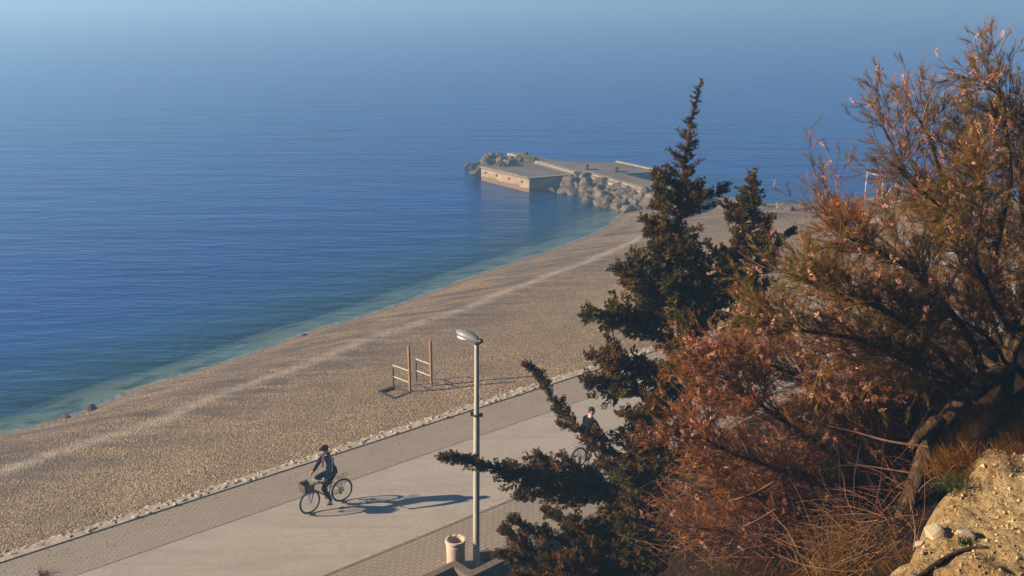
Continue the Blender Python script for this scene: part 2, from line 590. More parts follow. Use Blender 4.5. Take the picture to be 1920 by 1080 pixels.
m = M('concrete_lane')
v = m.coords(1.0)
n1 = m.noise(v, 0.5, 6, 0.65)
n2 = m.noise(v, 7, 5, 0.7)
n3 = m.noise(m.coords((0.3, 3.0, 1), rot=(0, 0, -math.radians(40))), 1.0, 4, 0.6)
c = m.ramp(n1, [(0.3, (0.325, 0.275, 0.215)), (0.7, (0.39, 0.335, 0.27))])
c = m.mix(m.ramp(n2, [(0.35, 0.3), (0.6, 0.0)]), c, (0.22, 0.175, 0.13))
c = m.mix(m.ramp(n3, [(0.45, 0.0), (0.7, 0.5)]), c, (0.25, 0.205, 0.155))
n4 = m.noise(v, 1.7, 7, 0.75)
c = m.mix(m.ramp(n4, [(0.56, 0.0), (0.70, 0.45)]), c, (0.22, 0.18, 0.135))
vs_ = m.voronoi(v, 2.2)
c = m.mix(m.ramp(vs_.outputs['Distance'], [(0.015, 0.7), (0.05, 0.0)]), c, (0.14, 0.11, 0.085))
MAT_CONC = m.principled(c, 0.8, m.bump(n2, 0.25, 0.01), spec=0.25)
MAT_JOINT = plain('joint_mortar', (0.11, 0.085, 0.06), 0.9, var=0.5, scale=3)
MAT_JOINT2 = plain('joint_edge', (0.36, 0.29, 0.21), 0.9, var=0.3, scale=4)

for nm, c0, c1, mt, z in (('pavement', -0.25, -STRIP_A, MAT_BRICK, 0.0), ('path', -STRIP_A, -STRIP_A - CONC, MAT_CONC, 0.0), ('pavement', -STRIP_A - CONC, -STRIP_A - CONC - STRIP_C - 0.6, MAT_BRICK2, 0.0)):
    V, Fs = strip(c1, c0, z)
    structure(obj(nm, make_mesh(nm, V, [Fs]), mt))
for nm, c0, w in (('expansion_joint', -STRIP_A - 0.03, 0.035), ('expansion_joint', -STRIP_A - CONC - 0.02, 0.04)):
    V, Fs = strip(c0 - w, c0, 0.004)
    structure(obj('pavement_joint', make_mesh(nm, V, [Fs]), MAT_JOINT))
V, Fs = strip(-STRIP_A - CONC + 0.025, -STRIP_A - CONC + 0.095, 0.005)
structure(obj('pavement_joint', make_mesh('pavement_joint', V, [Fs]), MAT_JOINT2))

# ------------------------------------------------------------------ rocks
def rock_mesh(seed, sub=3, planes=11, rough=0.022):
    r = np.random.default_rng(seed)
    bm = bmesh.new()
    bmesh.ops.create_icosphere(bm, subdivisions=sub, radius=1)
    N = r.normal(size=(planes, 3)); N /= np.linalg.norm(N, axis=1)[:, None]
    Hh = r.uniform(0.52, 0.95, planes)
    for vt in bm.verts:
        d = np.array(vt.co)
        dots = N @ d
        rr = np.min(np.where(dots > 0.05, Hh / np.maximum(dots, 0.05), 9))
        rr = min(rr, 1.15) * (1 + r.normal(0, rough))
        vt.co = Vector(d * rr)
    me = bpy.data.meshes.new('rock')
    bm.to_mesh(me); bm.free()
    return me

m = M('limestone')
v = m.coords(1.0)
n1 = m.noise(v, 1.6, 6, 0.65); n2 = m.noise(v, 7, 5, 0.7)
c = m.ramp(n1, [(0.34, (0.05, 0.038, 0.026)), (0.5, (0.15, 0.11, 0.068)), (0.68, (0.31, 0.23, 0.135))])
c = m.mix(m.ramp(n2, [(0.4, 0.7), (0.6, 0.0)]), c, (0.07, 0.058, 0.045))
MAT_ROCK = m.principled(c, 0.9, m.bump(m.math('ADD', n1, m.math('MULTIPLY', n2, 0.5)), 0.8, 0.12), spec=0.2)
ROCKS = [rock_mesh(s) for s in range(7)]
for me in ROCKS:
    me.materials.append(MAT_ROCK)

def rock(p, s, label, group, flat=0.75):
    o = bpy.data.objects.new('boulder', random.choice(ROCKS))
    COL.objects.link(o)
    o.location = p
    o.scale = (s * random.uniform(0.8, 1.25), s * random.uniform(0.8, 1.2), s * flat * random.uniform(0.8, 1.2))
    o.rotation_euler = (random.uniform(-0.4, 0.4), random.uniform(-0.4, 0.4), random.uniform(0, 6.28))
    tag(o, label, 'boulder', group)
    return o

# ---- mortared rubble kerb between the beach and the promenade: one long kerb
mb = MB()
V, Fs = [], []
for s in np.linspace(-40, 70, 221):
    V += [prom_pt(s, -0.27, -0.1), prom_pt(s, -0.27, 0.03), prom_pt(s, 0.08, 0.045), prom_pt(s, 0.30, -0.2)]
for i in range(220):
    for k in range(3):
        Fs.append([4 * i + k, 4 * i + k + 1, 4 * i + k + 5, 4 * i + k + 4])
mb.add(V, [Fs])
ICO = rock_mesh(50, 1, 10, 0.06)
IV = np.array([v_.co[:] for v_ in ICO.vertices]); IF = np.array([p_.vertices[:] for p_ in ICO.polygons])
s = -18.0
while s < 45:
    w = random.uniform(0.09, 0.30)
    for _ in range(random.choice([1, 2, 2])):
        c0 = random.uniform(-0.2, 0.22)
        sc = np.array([w * 0.6, random.uniform(0.07, 0.14), random.uniform(0.018, 0.04)])
        R = Matrix.Rotation(math.radians(40) + random.uniform(-0.5, 0.5), 3, 'Z')
        Rx = np.array(R @ Matrix.Rotation(random.uniform(-0.3, 0.3), 3, 'X'))
        mb.add((IV * sc) @ Rx.T + prom_pt(s + random.uniform(-0.1, 0.1), c0, 0.035 if c0 < 0.12 else -0.01), [IF])
    s += w * 0.9
m = M('kerb_stone')
v = m.coords(1.0)
n1 = m.noise(v, 3.0, 5, 0.6); n2 = m.noise(v, 18, 4, 0.6)
c = m.ramp(n1, [(0.3, (0.28, 0.22, 0.15)), (0.55, (0.44, 0.36, 0.26)), (0.75, (0.56, 0.48, 0.36))])
c = m.mix(m.ramp(n2, [(0.35, 0.5), (0.55, 0.0)]), c, (0.2, 0.155, 0.11))
MAT_KERB = m.principled(c, 0.9, m.bump(n2, 0.5, 0.02), spec=0.2)
kerb = obj('stone_kerb', mb, MAT_KERB)
tag(kerb, 'long pale kerb of mortared rubble between pebble beach and promenade', 'kerb')

# ---- boulders at the water's edge, bottom left, and blocks lying on the beach
for (px, py, sz, lab) in (
        (172, 770, 0.36, 'largest pale boulder lying at the edge of the water'),
        (193, 771, 0.20, 'small pale stone just right of the largest boulder at the water edge'),
        (201, 768, 0.14, 'smallest stone of the three together at the water edge'),
        (122, 784, 0.20, 'dark flat rock in the shallows left of the pale boulder'),
        (121, 795, 0.13, 'small pale stone on the wet beach below the dark flat rock'),
        (46, 814, 0.20, 'flat brown rock on the wet rim at the left end of the beach'),
        (283, 727, 0.13, 'low stone half awash beside the waterline right of the big boulder'),
        (572, 629, 0.16, 'lone low stone on the shoreline above the middle of the beach')):
    p = on_z(px, py, SEA + 0.12)
    rock((p[0], p[1], SEA + 0.12), sz, lab, None, 0.55)
def stone_block(px, py, z, size, rz, label):
    mb = MB().box((0, 0, size[2] / 2), size)
    me = mb.mesh('stone_block')
    bm = bmesh.new(); bm.from_mesh(me)
    bmesh.ops.bevel(bm, geom=bm.edges[:], offset=0.04, segments=2, affect='EDGES')
    bmesh.ops.subdivide_edges(bm, edges=bm.edges[:], cuts=2, use_grid_fill=True)
    for vt in bm.verts:
        vt.co += Vector(np.random.default_rng(vt.index + 5).normal(0, 0.012, 3))
    bm.to_mesh(me); bm.free()
    o = obj('stone_block', me, MAT_ROCK)
    p = on_z(px, py, z)
    o.location = (p[0], p[1], z - 0.04); o.rotation_euler = (0, 0.06, rz)
    tag(o, label, 'stone block')
stone_block(1207, 633, -0.22, (1.15, 0.55, 0.36), 0.75, 'long pale stone block lying on the pebbles behind the tall conifer')

# ------------------------------------------------------------------ pier
PZ = -0.63
def pp(x, y, z=PZ):
    return on_z(x, y, z)
m = M('pier_concrete')
v = m.coords(1.0)
n1 = m.noise(v, 0.32, 7, 0.75); n2 = m.noise(v, 3.5, 5, 0.7)
c = m.ramp(n1, [(0.36, (0.10, 0.082, 0.06)), (0.55, (0.165, 0.135, 0.10)), (0.75, (0.23, 0.195, 0.15))])
c = m.mix(m.ramp(n2, [(0.38, 0.4), (0.6, 0.0)]), c, (0.13, 0.10, 0.075))
MAT_PIER = m.principled(c, 0.85, m.bump(n2, 0.5, 0.04), spec=0.2)
m = M('pier_wall')
v = m.coords(1.0)
n1 = m.noise(m.coords((0.8, 0.8, 2.5)), 1.0, 6, 0.7)
z_ = m.new('ShaderNodeSeparateXYZ', {'Vector': m.new('ShaderNodeTexCoord').outputs['Object']}).outputs[2]
c = m.ramp(n1, [(0.3, (0.19, 0.135, 0.08)), (0.6, (0.34, 0.25, 0.15)), (0.8, (0.42, 0.33, 0.21))])
tide = m.ramp(m.math('ADD', z_, m.math('MULTIPLY', n1, 0.35)), [(0.0, 1.0), (1.0, 0.0)])
low = m.math('MULTIPLY', m.math('LESS_THAN', m.math('ADD', z_, m.math('MULTIPLY', n1, 0.5)), SEA + 0.62), 0.9)
c = m.mix(low, c, (0.16, 0.10, 0.05))
MAT_PWALL = m.principled(c, 0.85, m.bump(n1, 0.5, 0.05), spec=0.2)
MAT_EDGE = plain('pier_edging', (0.28, 0.22, 0.145), 0.8, var=0.35, scale=2.5, bump=0.3)
MAT_BLACK = plain('dark_recess', (0.02, 0.018, 0.016), 0.9)
MAT_IRON = plain('rusty_iron', (0.05, 0.032, 0.022), 0.6, metal=0.5)

pier = empty('stone_pier', tuple(pp(1080, 327, 0)[:2]) + (SEA,))
tag(pier, 'low concrete pier with causeway and square landing platforms in the blue sea', 'pier')
def pobj(name, mb, mat, par=None):
    o = obj(name, mb, mat)
    o.parent = par or pier
    o.matrix_parent_inverse = (par or pier).matrix_world.inverted()
    return o
bpy.context.view_layer.update()
ORG = Vector(pier.location)
def shift(mb):
    return mb
def rel(P):
    return np.asarray(P, float)
# everything of the pier is modelled in world coordinates; the parts keep their places through the parent inverse
def platform(name, px, ztop, wall_depth=3.4, lip=0.0):
    poly = np.array([pp(x, y, ztop) for x, y in px])
    mb = MB().prism(poly, ztop - wall_depth, ztop - 0.14)
    o = pobj(name, mb, MAT_PWALL)
    c = poly.mean(0)
    out = poly.copy()
    for i in range(len(out)):
        d = out[i] - c; out[i] = out[i] + d / np.linalg.norm(d) * 0.06
    pobj('deck', MB().prism(out, ztop - 0.137, ztop), MAT_PIER, o)
    return o, poly
bpy.context.view_layer.update()
pier.matrix_world = Matrix.Translation(pier.location)
L, Lp = platform('landing_platform', [(902, 312.5), (992.4, 334.2), (1080, 326.8), (1010, 306), (954, 290.5), (925, 298)], PZ)
MD, Mp = platform('main_deck', [(953, 291), (969, 286), (1020, 295), (1050, 302.5), (1156, 304.6), (1229.5, 320.5), (1229, 322.5), (1168.5, 325.6), (1235, 343), (1330, 364), (1310, 384), (1223, 361.6), (1098.5, 326), (1080.5, 326.6)], PZ + 0.10)
def beam(p0, p1, w, h, z, name, mat, par):
    a, b = np.array(p0, float), np.array(p1, float)
    d = (b - a)[:2]; L_ = np.linalg.norm(d); ang = math.atan2(d[1], d[0])
    R = np.array(Matrix.Rotation(ang, 3, 'Z'))
    c = (a + b) / 2
    return pobj(name, MB().box((c[0], c[1], z + h / 2), (L_, w, h), R), mat, par)
beam(pp(1081, 327), pp(956, 291), 0.55, 0.24, PZ - 0.02, 'raised_kerb', MAT_EDGE, MD)
beam(pp(1099, 325.5), pp(1225, 361.6), 0.55, 0.20, PZ - 0.02, 'raised_kerb', MAT_EDGE, MD)
beam(pp(1157, 304.8), pp(1229, 320.4), 0.35, 0.10, PZ + 0.06, 'edge_strip', MAT_EDGE, MD)
beam(pp(903, 312.8), pp(992, 334), 0.30, 0.06, PZ - 0.02, 'edge_strip', MAT_EDGE, L)
beam(pp(993.5, 333.8), pp(1078, 326.9), 0.30, 0.06, PZ - 0.02, 'edge_strip', MAT_EDGE, L)
# slots in the sunlit face: solid boxes, the shade inside painted as black
fa, fb = pp(902, 312.5), pp(992.4, 334.2)
nrm = np.cross((fb - fa), [0, 0, 1.0]); nrm /= np.linalg.norm(nrm)
if nrm[0] > 0:
    nrm = -nrm
ang = math.atan2((fb - fa)[1], (fb - fa)[0])
for t in (0.10, 0.34, 0.60, 0.86):
    c = fa + (fb - fa) * t + nrm * 0.0
    pobj('slot_shade', MB().box((c[0], c[1], PZ - 0.42), (0.16, 0.06, 0.20), np.array(Matrix.Rotation(ang, 3, 'Z'))), MAT_BLACK, L)
for x, y in ((1101, 318), (1156, 322.5)):
    c = pp(x, y, PZ + 0.1)
    mb = MB().lathe([(0.0, 0), (0.22, 0), (0.22, 0.05), (0.10, 0.09), (0.10, 0.28), (0.19, 0.33), (0.17, 0.40), (0, 0.42)], (c[0], c[1], PZ + 0.1), 14)
    mb.box((c[0] + 0.45, c[1], PZ + 0.12), (0.8, 0.4, 0.05))
    pobj('mooring_bollard', mb, MAT_IRON, MD)

# ---- riprap along the causeway and at the pier head
top = catmull(np.array([pp(x, y, PZ - 0.15) for x, y in ((1064, 334), (1100, 331), (1150, 346), (1200, 360), (1240, 374))]), 10)
bot = catmull(np.array([on_z(x, y, SEA) for x, y in ((1053, 361), (1085, 367), (1125, 384), (1180, 396), (1238, 396))]), 10)
GR1 = 'boulders banked against the causeway'
LB1 = 'weathered limestone boulder in the bank along the near side of the causeway'
for row, v_ in enumerate((0.08, 0.38, 0.68, 0.95)):
    k = 0
    nrow = 22 - row
    for i in range(nrow):
        u_ = (i + random.uniform(0.2, 0.8)) / nrow * (len(top) - 1.001)
        j = int(u_)
        a = top[j]; b = bot[j]
        p = a + (b - a) * (v_ + random.uniform(-0.08, 0.08))
        z = PZ - 0.35 + (SEA + 0.05 - PZ + 0.35) * v_
        rock((p[0], p[1], z + random.uniform(-0.1, 0.1)), random.uniform(0.36, 0.78), LB1, GR1, 0.85)
p = on_z(1040, 358, SEA); rock((p[0], p[1], SEA), 0.75, 'low brown boulder half sunk in the water where causeway meets landing platform', None, 0.5)
p = on_z(1104, 380, SEA); rock((p[0], p[1], SEA + 0.1), 0.45, 'small dark rock standing in the shallows before the causeway boulders', None, 0.8)
GR2 = 'boulders heaped at the pier head'
LB2 = 'grey limestone boulder in the heap at the far end of the pier'
for i in range(46):
    t = random.random()
    px = 893 + 105 * t; ytop = np.interp(px, [885, 915, 945, 970, 1000], [312, 293, 287, 290, 302]); ybot = np.interp(px, [885, 902, 960, 1000], [313, 311, 306, 305])
    yy = ytop + (ybot - ytop) * random.random()
    pile = max(0.0, 0.6 - abs(px - 938) / 70)
    p = on_z(px, yy, PZ + pile * 0.5)
    rock((p[0], p[1], PZ + random.uniform(-0.1, 0.35) * (1 if px > 905 else 0) - (0.7 if px < 905 else 0)), random.uniform(0.22, 0.55), LB2, GR2)
for px, py, s_ in ((882, 312, 0.6), (890, 313, 0.7)):
    p = on_z(px, py, SEA + 0.1)
    rock((p[0], p[1], SEA + 0.1), s_, 'low boulder awash off the left tip of the pier', 'boulders awash off the pier tip', 0.6)
GR3 = 'pale rocks along the far edge of the spit'
LB3 = 'pale rock on the far edge of the pebble spit against the sea'
for i in range(60):
    px = random.choice([random.uniform(1590, 1800), random.uniform(1590, 1800), random.uniform(1430, 1590), random.uniform(1236, 1300)])
    yb = np.interp(px, [1236, 1300, 1400, 1475, 1530, 1620, 1700, 1800], [396, 380, 374, 382, 382, 371, 365, 366])
    p = on_z(px, yb + random.uniform(0, 9), -0.6)
    rock((p[0], p[1], -0.7), random.uniform(0.2, 0.5), LB3, GR3)

# ------------------------------------------------------------------ white frame on the spit
MAT_WHITE = plain('white_paint', (0.55, 0.56, 0.56), 0.5, var=0.1)
gy = on_z(1621, 369, -0.7)[1]
gf = empty('goal_frame', on_y(1638, 369, gy))
tag(gf, 'tall white tubular goal frame on the far edge of the spit', 'goal frame')
def link_part(name, mb, mat, par):
    o = obj(name, mb, mat)
    o.parent = par
    o.matrix_parent_inverse = par.matrix_basis.inverted()
    return o
p0, p1, p2, p3 = on_y(1621, 372, gy), on_y(1626, 324, gy), on_y(1661, 331, gy - 0.6), on_y(1654, 372, gy - 0.6)
link_part('post', MB().tube([p0, p1], 0.036, 8), MAT_WHITE, gf)
link_part('post', MB().tube([p3, p2 + (p1 - p2) * 0.15], 0.036, 8), MAT_WHITE, gf)
link_part('crossbar', MB().tube([p1 - [0.06, 0, 0], p2], 0.042, 8), MAT_WHITE, gf)
gf2 = empty('rail_frame', on_y(1660, 370, gy - 1))
tag(gf2, 'low white slanting tube rail beside the tall goal frame', 'rail')
q0, q1, q2 = on_y(1658, 373, gy - 1), on_y(1672, 350, gy - 1), on_y(1693, 357, gy - 1)
link_part('leg', MB().tube([q0, q1], 0.036, 8), MAT_WHITE, gf2)
link_part('rail', MB().tube([q1, q2], 0.036, 8), MAT_WHITE, gf2)
link_part('leg', MB().tube([q2, on_y(1690, 373, gy - 1)], 0.036, 8), MAT_WHITE, gf2)

# ------------------------------------------------------------------ hillside below the camera
W0 = np.array([-0.6, 20.6])
def hill_q(P):
    return (P - W0) @ (-NX[:2])
def hill(P):
    q = hill_q(P)
    z = 11.4 * np.clip(q / 16.2, 0, 1.15) ** 1.25
    ridge = 2.3 * np.exp(-((P[:, 1] - 13.6) / 1.6) ** 2 / 2) * smoothstep(1.2, 3.6, P[:, 0]) * smoothstep(26, 14, P[:, 0])
    z = z + ridge
    z = z + (vnoise(P, 0.6, 21) * 0.25 + vnoise(P, 1.9, 22) * 0.10 + vnoise(P, 6, 23) * 0.03) * smoothstep(0.6, 2.5, q)
    z = np.where(q < 0.2, -0.3, np.minimum(z, 11.5 + 0 * z))
    return z
def hill_at(x, y):
    return float(hill(np.array([[x, y]]))[0])
m = M('hillside_soil')
v = m.coords(1.0)
n1 = m.noise(v, 1.3, 6, 0.7); n2 = m.noise(v, 12, 5, 0.7)
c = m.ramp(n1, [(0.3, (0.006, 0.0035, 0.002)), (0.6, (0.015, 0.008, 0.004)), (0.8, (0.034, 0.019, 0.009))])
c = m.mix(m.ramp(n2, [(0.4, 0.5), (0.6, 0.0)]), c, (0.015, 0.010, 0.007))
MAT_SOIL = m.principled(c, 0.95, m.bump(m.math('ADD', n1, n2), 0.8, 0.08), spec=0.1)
P, Fq = grid(np.linspace(-34, 40, 240), np.linspace(-14, 44, 200))
q = hill_q(P)
ok = (q[Fq] > -0.1).any(1)
hz = hill(P)
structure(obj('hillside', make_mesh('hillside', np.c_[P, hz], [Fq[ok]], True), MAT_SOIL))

# ---- pale sandy bluff in the bottom right corner
BE = np.array([on_y(x, y, d)[:2] for x, y, d in ((1615, 1130, 4.1), (1655, 1080, 4.5), (1688, 1028, 4.9), (1712, 985, 5.2), (1742, 938, 5.6), (1782, 900, 6.0), (1845, 882, 6.3), (1925, 874, 6.5))])
BEc = catmull(BE, 6)
poly = np.vstack([BEc, [[9, 7.2]], [[9, 1.5]], [[1.2, 1.5]]])
def bluff(P):
    d = dist_to(P, BEc)
    ins = inside(P, poly)
    sd = np.where(ins, d, -d)
    sd = sd + vnoise(P, 3.0, 31) * 0.08 + vnoise(P, 9, 32) * 0.03
    hz = hill(P) - 0.25
    topz = 10.18 - 0.05 * (P[:, 1] - 5) + 0.10 * (P[:, 0] - 3)
    topz = topz + vnoise(P, 1.6, 33) * 0.09 + vnoise(P, 5, 34) * 0.035 + vnoise(P, 14, 35) * 0.018 + vnoise(P, 33, 36) * 0.008
    # eroded gully across it
    topz = topz - 0.10 * np.exp(-((P[:, 0] - 2.85 - 0.25 * (P[:, 1] - 4.6)) / 0.10) ** 2) * smoothstep(5.2, 4.4, P[:, 1])
    t = smoothstep(-0.42, 0.06, sd)
    return hz + (topz - hz) * t, sd
m = M('sandy_bluff_earth')
v = m.coords(1.0)
n1 = m.noise(v, 1.8, 6, 0.65); n2 = m.noise(v, 16, 6, 0.75); n3 = m.noise(v, 60, 4, 0.7)
c = m.ramp(n1, [(0.3, (0.42, 0.25, 0.095)), (0.5, (0.50, 0.34, 0.155)), (0.72, (0.56, 0.43, 0.24))])
c = m.mix(m.ramp(n2, [(0.36, 0.85), (0.52, 0.0)]), c, (0.17, 0.085, 0.03))
c = m.mix(m.ramp(n3, [(0.6, 0.0), (0.72, 0.5)]), c, (0.62, 0.54, 0.38))
vo = m.voronoi(v, 22)
hb = m.math('ADD', m.math('MULTIPLY', n2, 1.0), m.math('ADD', m.math('MULTIPLY', n3, 0.35), m.math('MULTIPLY', vo.outputs['Distance'], -0.35)))
MAT_BLUFF = m.principled(c, 0.95, m.bump(hb, 1.0, 0.09), spec=0.1)
P, Fq = grid(np.arange(0.6, 7.5, 0.035), np.arange(2.2, 8.0, 0.035))
bz, sdb = bluff(P)
ok = (sdb[Fq] > -0.7).any(1)
structure(obj('terrain', make_mesh('terrain', np.c_[P, bz], [Fq[ok]], True), MAT_BLUFF))
def bluff_hit(px, py):
    d = ray(px, py)
    ts = np.linspace(3.0, 9.0, 400)
    Q = np.array([0, 0, CAM_H]) + d * ts[:, None]
    z, sd = bluff(Q[:, :2])
    k = np.argmax(Q[:, 2] < z)
    return Q[k]
def hill_hit(px, py, t0=4.0):
    d = ray(px, py)
    ts = np.linspace(t0, 60.0, 1500)
    Q = np.array([0, 0, CAM_H]) + d * ts[:, None]
    z = hill(Q[:, :2])
    k = np.argmax(Q[:, 2] < z)
    return Q[k] if (Q[:, 2] < z).any() else None


# ------------------------------------------------------------------ low wall, bin, lamp post
m = M('rough_wall')
v = m.coords(1.0)
n1 = m.noise(v, 2.2, 6, 0.65); n2 = m.noise(v, 22, 5, 0.75)
c = m.ramp(n1, [(0.3, (0.13, 0.095, 0.07)), (0.7, (0.22, 0.165, 0.12))])
c = m.mix(m.ramp(n2, [(0.4, 0.6), (0.58, 0.0)]), c, (0.06, 0.045, 0.035))
MAT_WALL = m.principled(c, 0.9, m.bump(n2, 0.7, 0.02), spec=0.2)
def wall_run(name, pxs, z, thick, depth, label):
    """a low wall whose outer top edge passes through these pixels; it is thick towards the hill"""
    Pt = np.array([on_z(x, y, z) for x, y in pxs])
    n = len(Pt)
    off = []
    for i in range(n):
        ds = []
        if i > 0: ds.append(Pt[i] - Pt[i - 1])
        if i < n - 1: ds.append(Pt[i + 1] - Pt[i])
        ns = []
        for d in ds:
            d = d / np.linalg.norm(d)
            ns.append(np.array([d[1], -d[0], 0]))
        b = sum(ns); b /= np.linalg.norm(b)
        off.append(Pt[i] + b * thick / max(0.35, b @ ns[0]))
    off = np.array(off)
    V = np.concatenate([Pt, off, Pt - [0, 0, depth], off - [0, 0, depth]])
    F = []
    for i in range(n - 1):
        F += [[i, n + i, n + i + 1, i + 1], [i, i + 1, 2 * n + i + 1, 2 * n + i], [n + i, 3 * n + i, 3 * n + i + 1, n + i + 1]]
    F += [[0, 2 * n, 3 * n, n], [n - 1, 2 * n - 1, 4 * n - 1, 3 * n - 1]]
    me = make_mesh(name, V, [np.array(F)])
    bm = bmesh.new(); bm.from_mesh(me)
    bmesh.ops.recalc_face_normals(bm, faces=bm.faces[:])
    bmesh.ops.bevel(bm, geom=[e for e in bm.edges if len(e.link_faces) == 2], offset=0.018, segments=2, affect='EDGES')
    bm.to_mesh(me); bm.free()
    o = obj(name, me, MAT_WALL)
    tag(o, label, 'wall')
    return o
wall_run('low_wall', [(560, 1195), (700, 1122), (800, 1074), (853, 1049), (884, 1068), (948, 1037), (1060, 984), (1180, 930)], 0.34, 0.24, 1.2,
         'low rough wall with stepped corner along the inner edge of the promenade')
wall_run('low_wall', [(897, 1034), (914, 1026), (925, 1033), (962, 1014)], 0.22, 0.16, 0.6,
         'short low wall stub with a notch just right of the lamp post foot')

# bin: concrete tube with a thick broken rim
m = M('bin_concrete')
v = m.coords(1.0)
n1 = m.noise(v, 3, 5, 0.6); n2 = m.noise(v, 20, 4, 0.7)
c = m.ramp(n1, [(0.3, (0.46, 0.33, 0.25)), (0.7, (0.58, 0.44, 0.34))])
c = m.mix(m.ramp(n2, [(0.35, 0.35), (0.55, 0.0)]), c, (0.3, 0.2, 0.15))
MAT_BIN = m.principled(c, 0.85, m.bump(n2, 0.3, 0.01), spec=0.2)
bp = on_z(855, 1062, 0)
bin_ = empty('litter_bin', (bp[0], bp[1], 0))
tag(bin_, 'round pinkish concrete litter bin behind the low wall beside the lamp post', 'litter bin')
bh = 0.74
mb = MB().lathe([(0.215, 0), (0.222, 0.02), (0.222, bh - 0.17), (0.232, bh - 0.165), (0.232, bh - 0.14), (0.222, bh - 0.135), (0.222, bh - 0.08)], seg=36)
mb.add(*MB().lathe([(0.18, 0.08), (0.18, bh - 0.02)], seg=36).v[:1], []) if False else None
smooth_shade(obj('shell', mb, MAT_BIN, bin_))
rim = MB().lathe([(0.222, bh - 0.08), (0.248, bh - 0.075), (0.254, bh - 0.06), (0.254, bh - 0.015), (0.246, bh), (0.20, bh), (0.188, bh - 0.012), (0.186, bh - 0.10), (0.186, 0.1)], seg=36)
V = np.concatenate(rim.v)
th = np.arctan2(V[:, 1], V[:, 0])
chip = np.exp(-((th - 2.0) / 0.16) ** 2) + 0.7 * np.exp(-((th - 1.45) / 0.10) ** 2)
mk = (V[:, 2] > bh - 0.03) & (np.hypot(V[:, 0], V[:, 1]) < 0.262)
V[:, 2] -= np.where(mk, chip * 0.035, 0)
rim.v = [V]
smooth_shade(obj('rim', rim, MAT_BIN, bin_))
obj('liner', MB().lathe([(0.0, 0.34), (0.1, 0.36), (0.184, 0.33)], seg=24), MAT_BLACK, bin_)

# lamp post
m = M('post_metal')
v = m.coords((1, 1, 0.35))
n1 = m.noise(v, 5, 5, 0.65)
c = m.ramp(n1, [(0.3, (0.36, 0.32, 0.25)), (0.7, (0.47, 0.43, 0.35))])
MAT_POST = m.principled(c, 0.55, m.bump(n1, 0.2, 0.01), 0.25, spec=0.4)
MAT_LAMP = plain('lamp_housing', (0.15, 0.16, 0.155), 0.45, var=0.12, scale=4, spec=0.4)
MAT_GLASS = plain('lamp_glass', (0.55, 0.53, 0.46), 0.25, var=0.1, spec=0.6)
MAT_DARK = plain('dark_plastic', (0.025, 0.025, 0.027), 0.5)
lb = on_z(893, 1062, 0)
lamp = empty('street_lamp', (lb[0], lb[1], 0))
tag(lamp, 'tall grey steel street lamp with one oval head beside the litter bin', 'street lamp')
LH = 5.72
mb = MB().lathe([(0.085, 0), (0.078, 0.06), (0.075, 2.6), (0.070, 3.95), (0.058, 4.02), (0.052, LH), (0.0, LH)], seg=20)
V = np.concatenate(mb.v); V[:, 0] += V[:, 2] * 0.012; mb.v = [V]
smooth_shade(obj('pole', mb, MAT_POST, lamp))
smooth_shade(obj('strap', MB().lathe([(0.076, 3.93), (0.083, 3.93), (0.083, 3.985), (0.07, 3.985)], (0.047, 0, 0), 20).box((0.047 + 0.11, 0, 3.96), (0.06, 0.03, 0.09)).box((0.047 - 0.11, 0, 3.99), (0.06, 0.03, 0.10)), MAT_DARK, lamp))
# head: a tapered pod reaching over the promenade
hd = np.array([-0.80, 0.60, 0.0]); hd /= np.linalg.norm(hd)
sd_ = np.array([-hd[1], hd[0], 0])
mb = MB()
N_, S_ = 22, 20
hx = np.linspace(0, 1, N_)
V = []
for t in hx:
    w = 0.165 * (math.sin(math.pi * min(1, (t * 0.86 + 0.14)) ** 0.85) ** 0.55) * (0.55 + 0.55 * t if t < 0.75 else 0.96)
    w = max(w, 0.012)
    up = 0.13 * (math.sin(math.pi * (t * 0.88 + 0.10)) ** 0.6)
    for k in range(S_):
        a = 2 * math.pi * k / S_
        x = (t - 0.08) * 0.66
        zz = up * math.sin(a) if math.sin(a) > 0 else 0.055 * math.sin(a)
        V.append(hd * x + sd_ * (w * math.cos(a)) + np.array([0.07, 0, LH + 0.05 + 0.10 * t + zz]))
F = [[i * S_ + k, (i + 1) * S_ + k, (i + 1) * S_ + (k + 1) % S_, i * S_ + (k + 1) % S_] for i in range(N_ - 1) for k in range(S_)]
mb.add(V, [F, list(range(S_)), list(range((N_ - 1) * S_, N_ * S_))[::-1]])
hdo = smooth_shade(obj('lamp_head', mb, MAT_LAMP, lamp), 60)
mb = MB()
mb.ball(hd * 0.34 + np.array([0.07, 0, LH + 0.05]), (0.22, 0.11, 0.05), 18, 10, np.stack([hd, sd_, [0, 0, 1]], 1))
smooth_shade(obj('lamp_glass', mb, MAT_GLASS, hdo))
mb = MB().tube([hd * 0.02 + np.array([0.07, 0, LH + 0.0]), hd * -0.14 + np.array([0.07, 0, LH + 0.075])], [0.075, 0.05], 14)
smooth_shade(obj('rear_cap', mb, MAT_DARK, hdo))

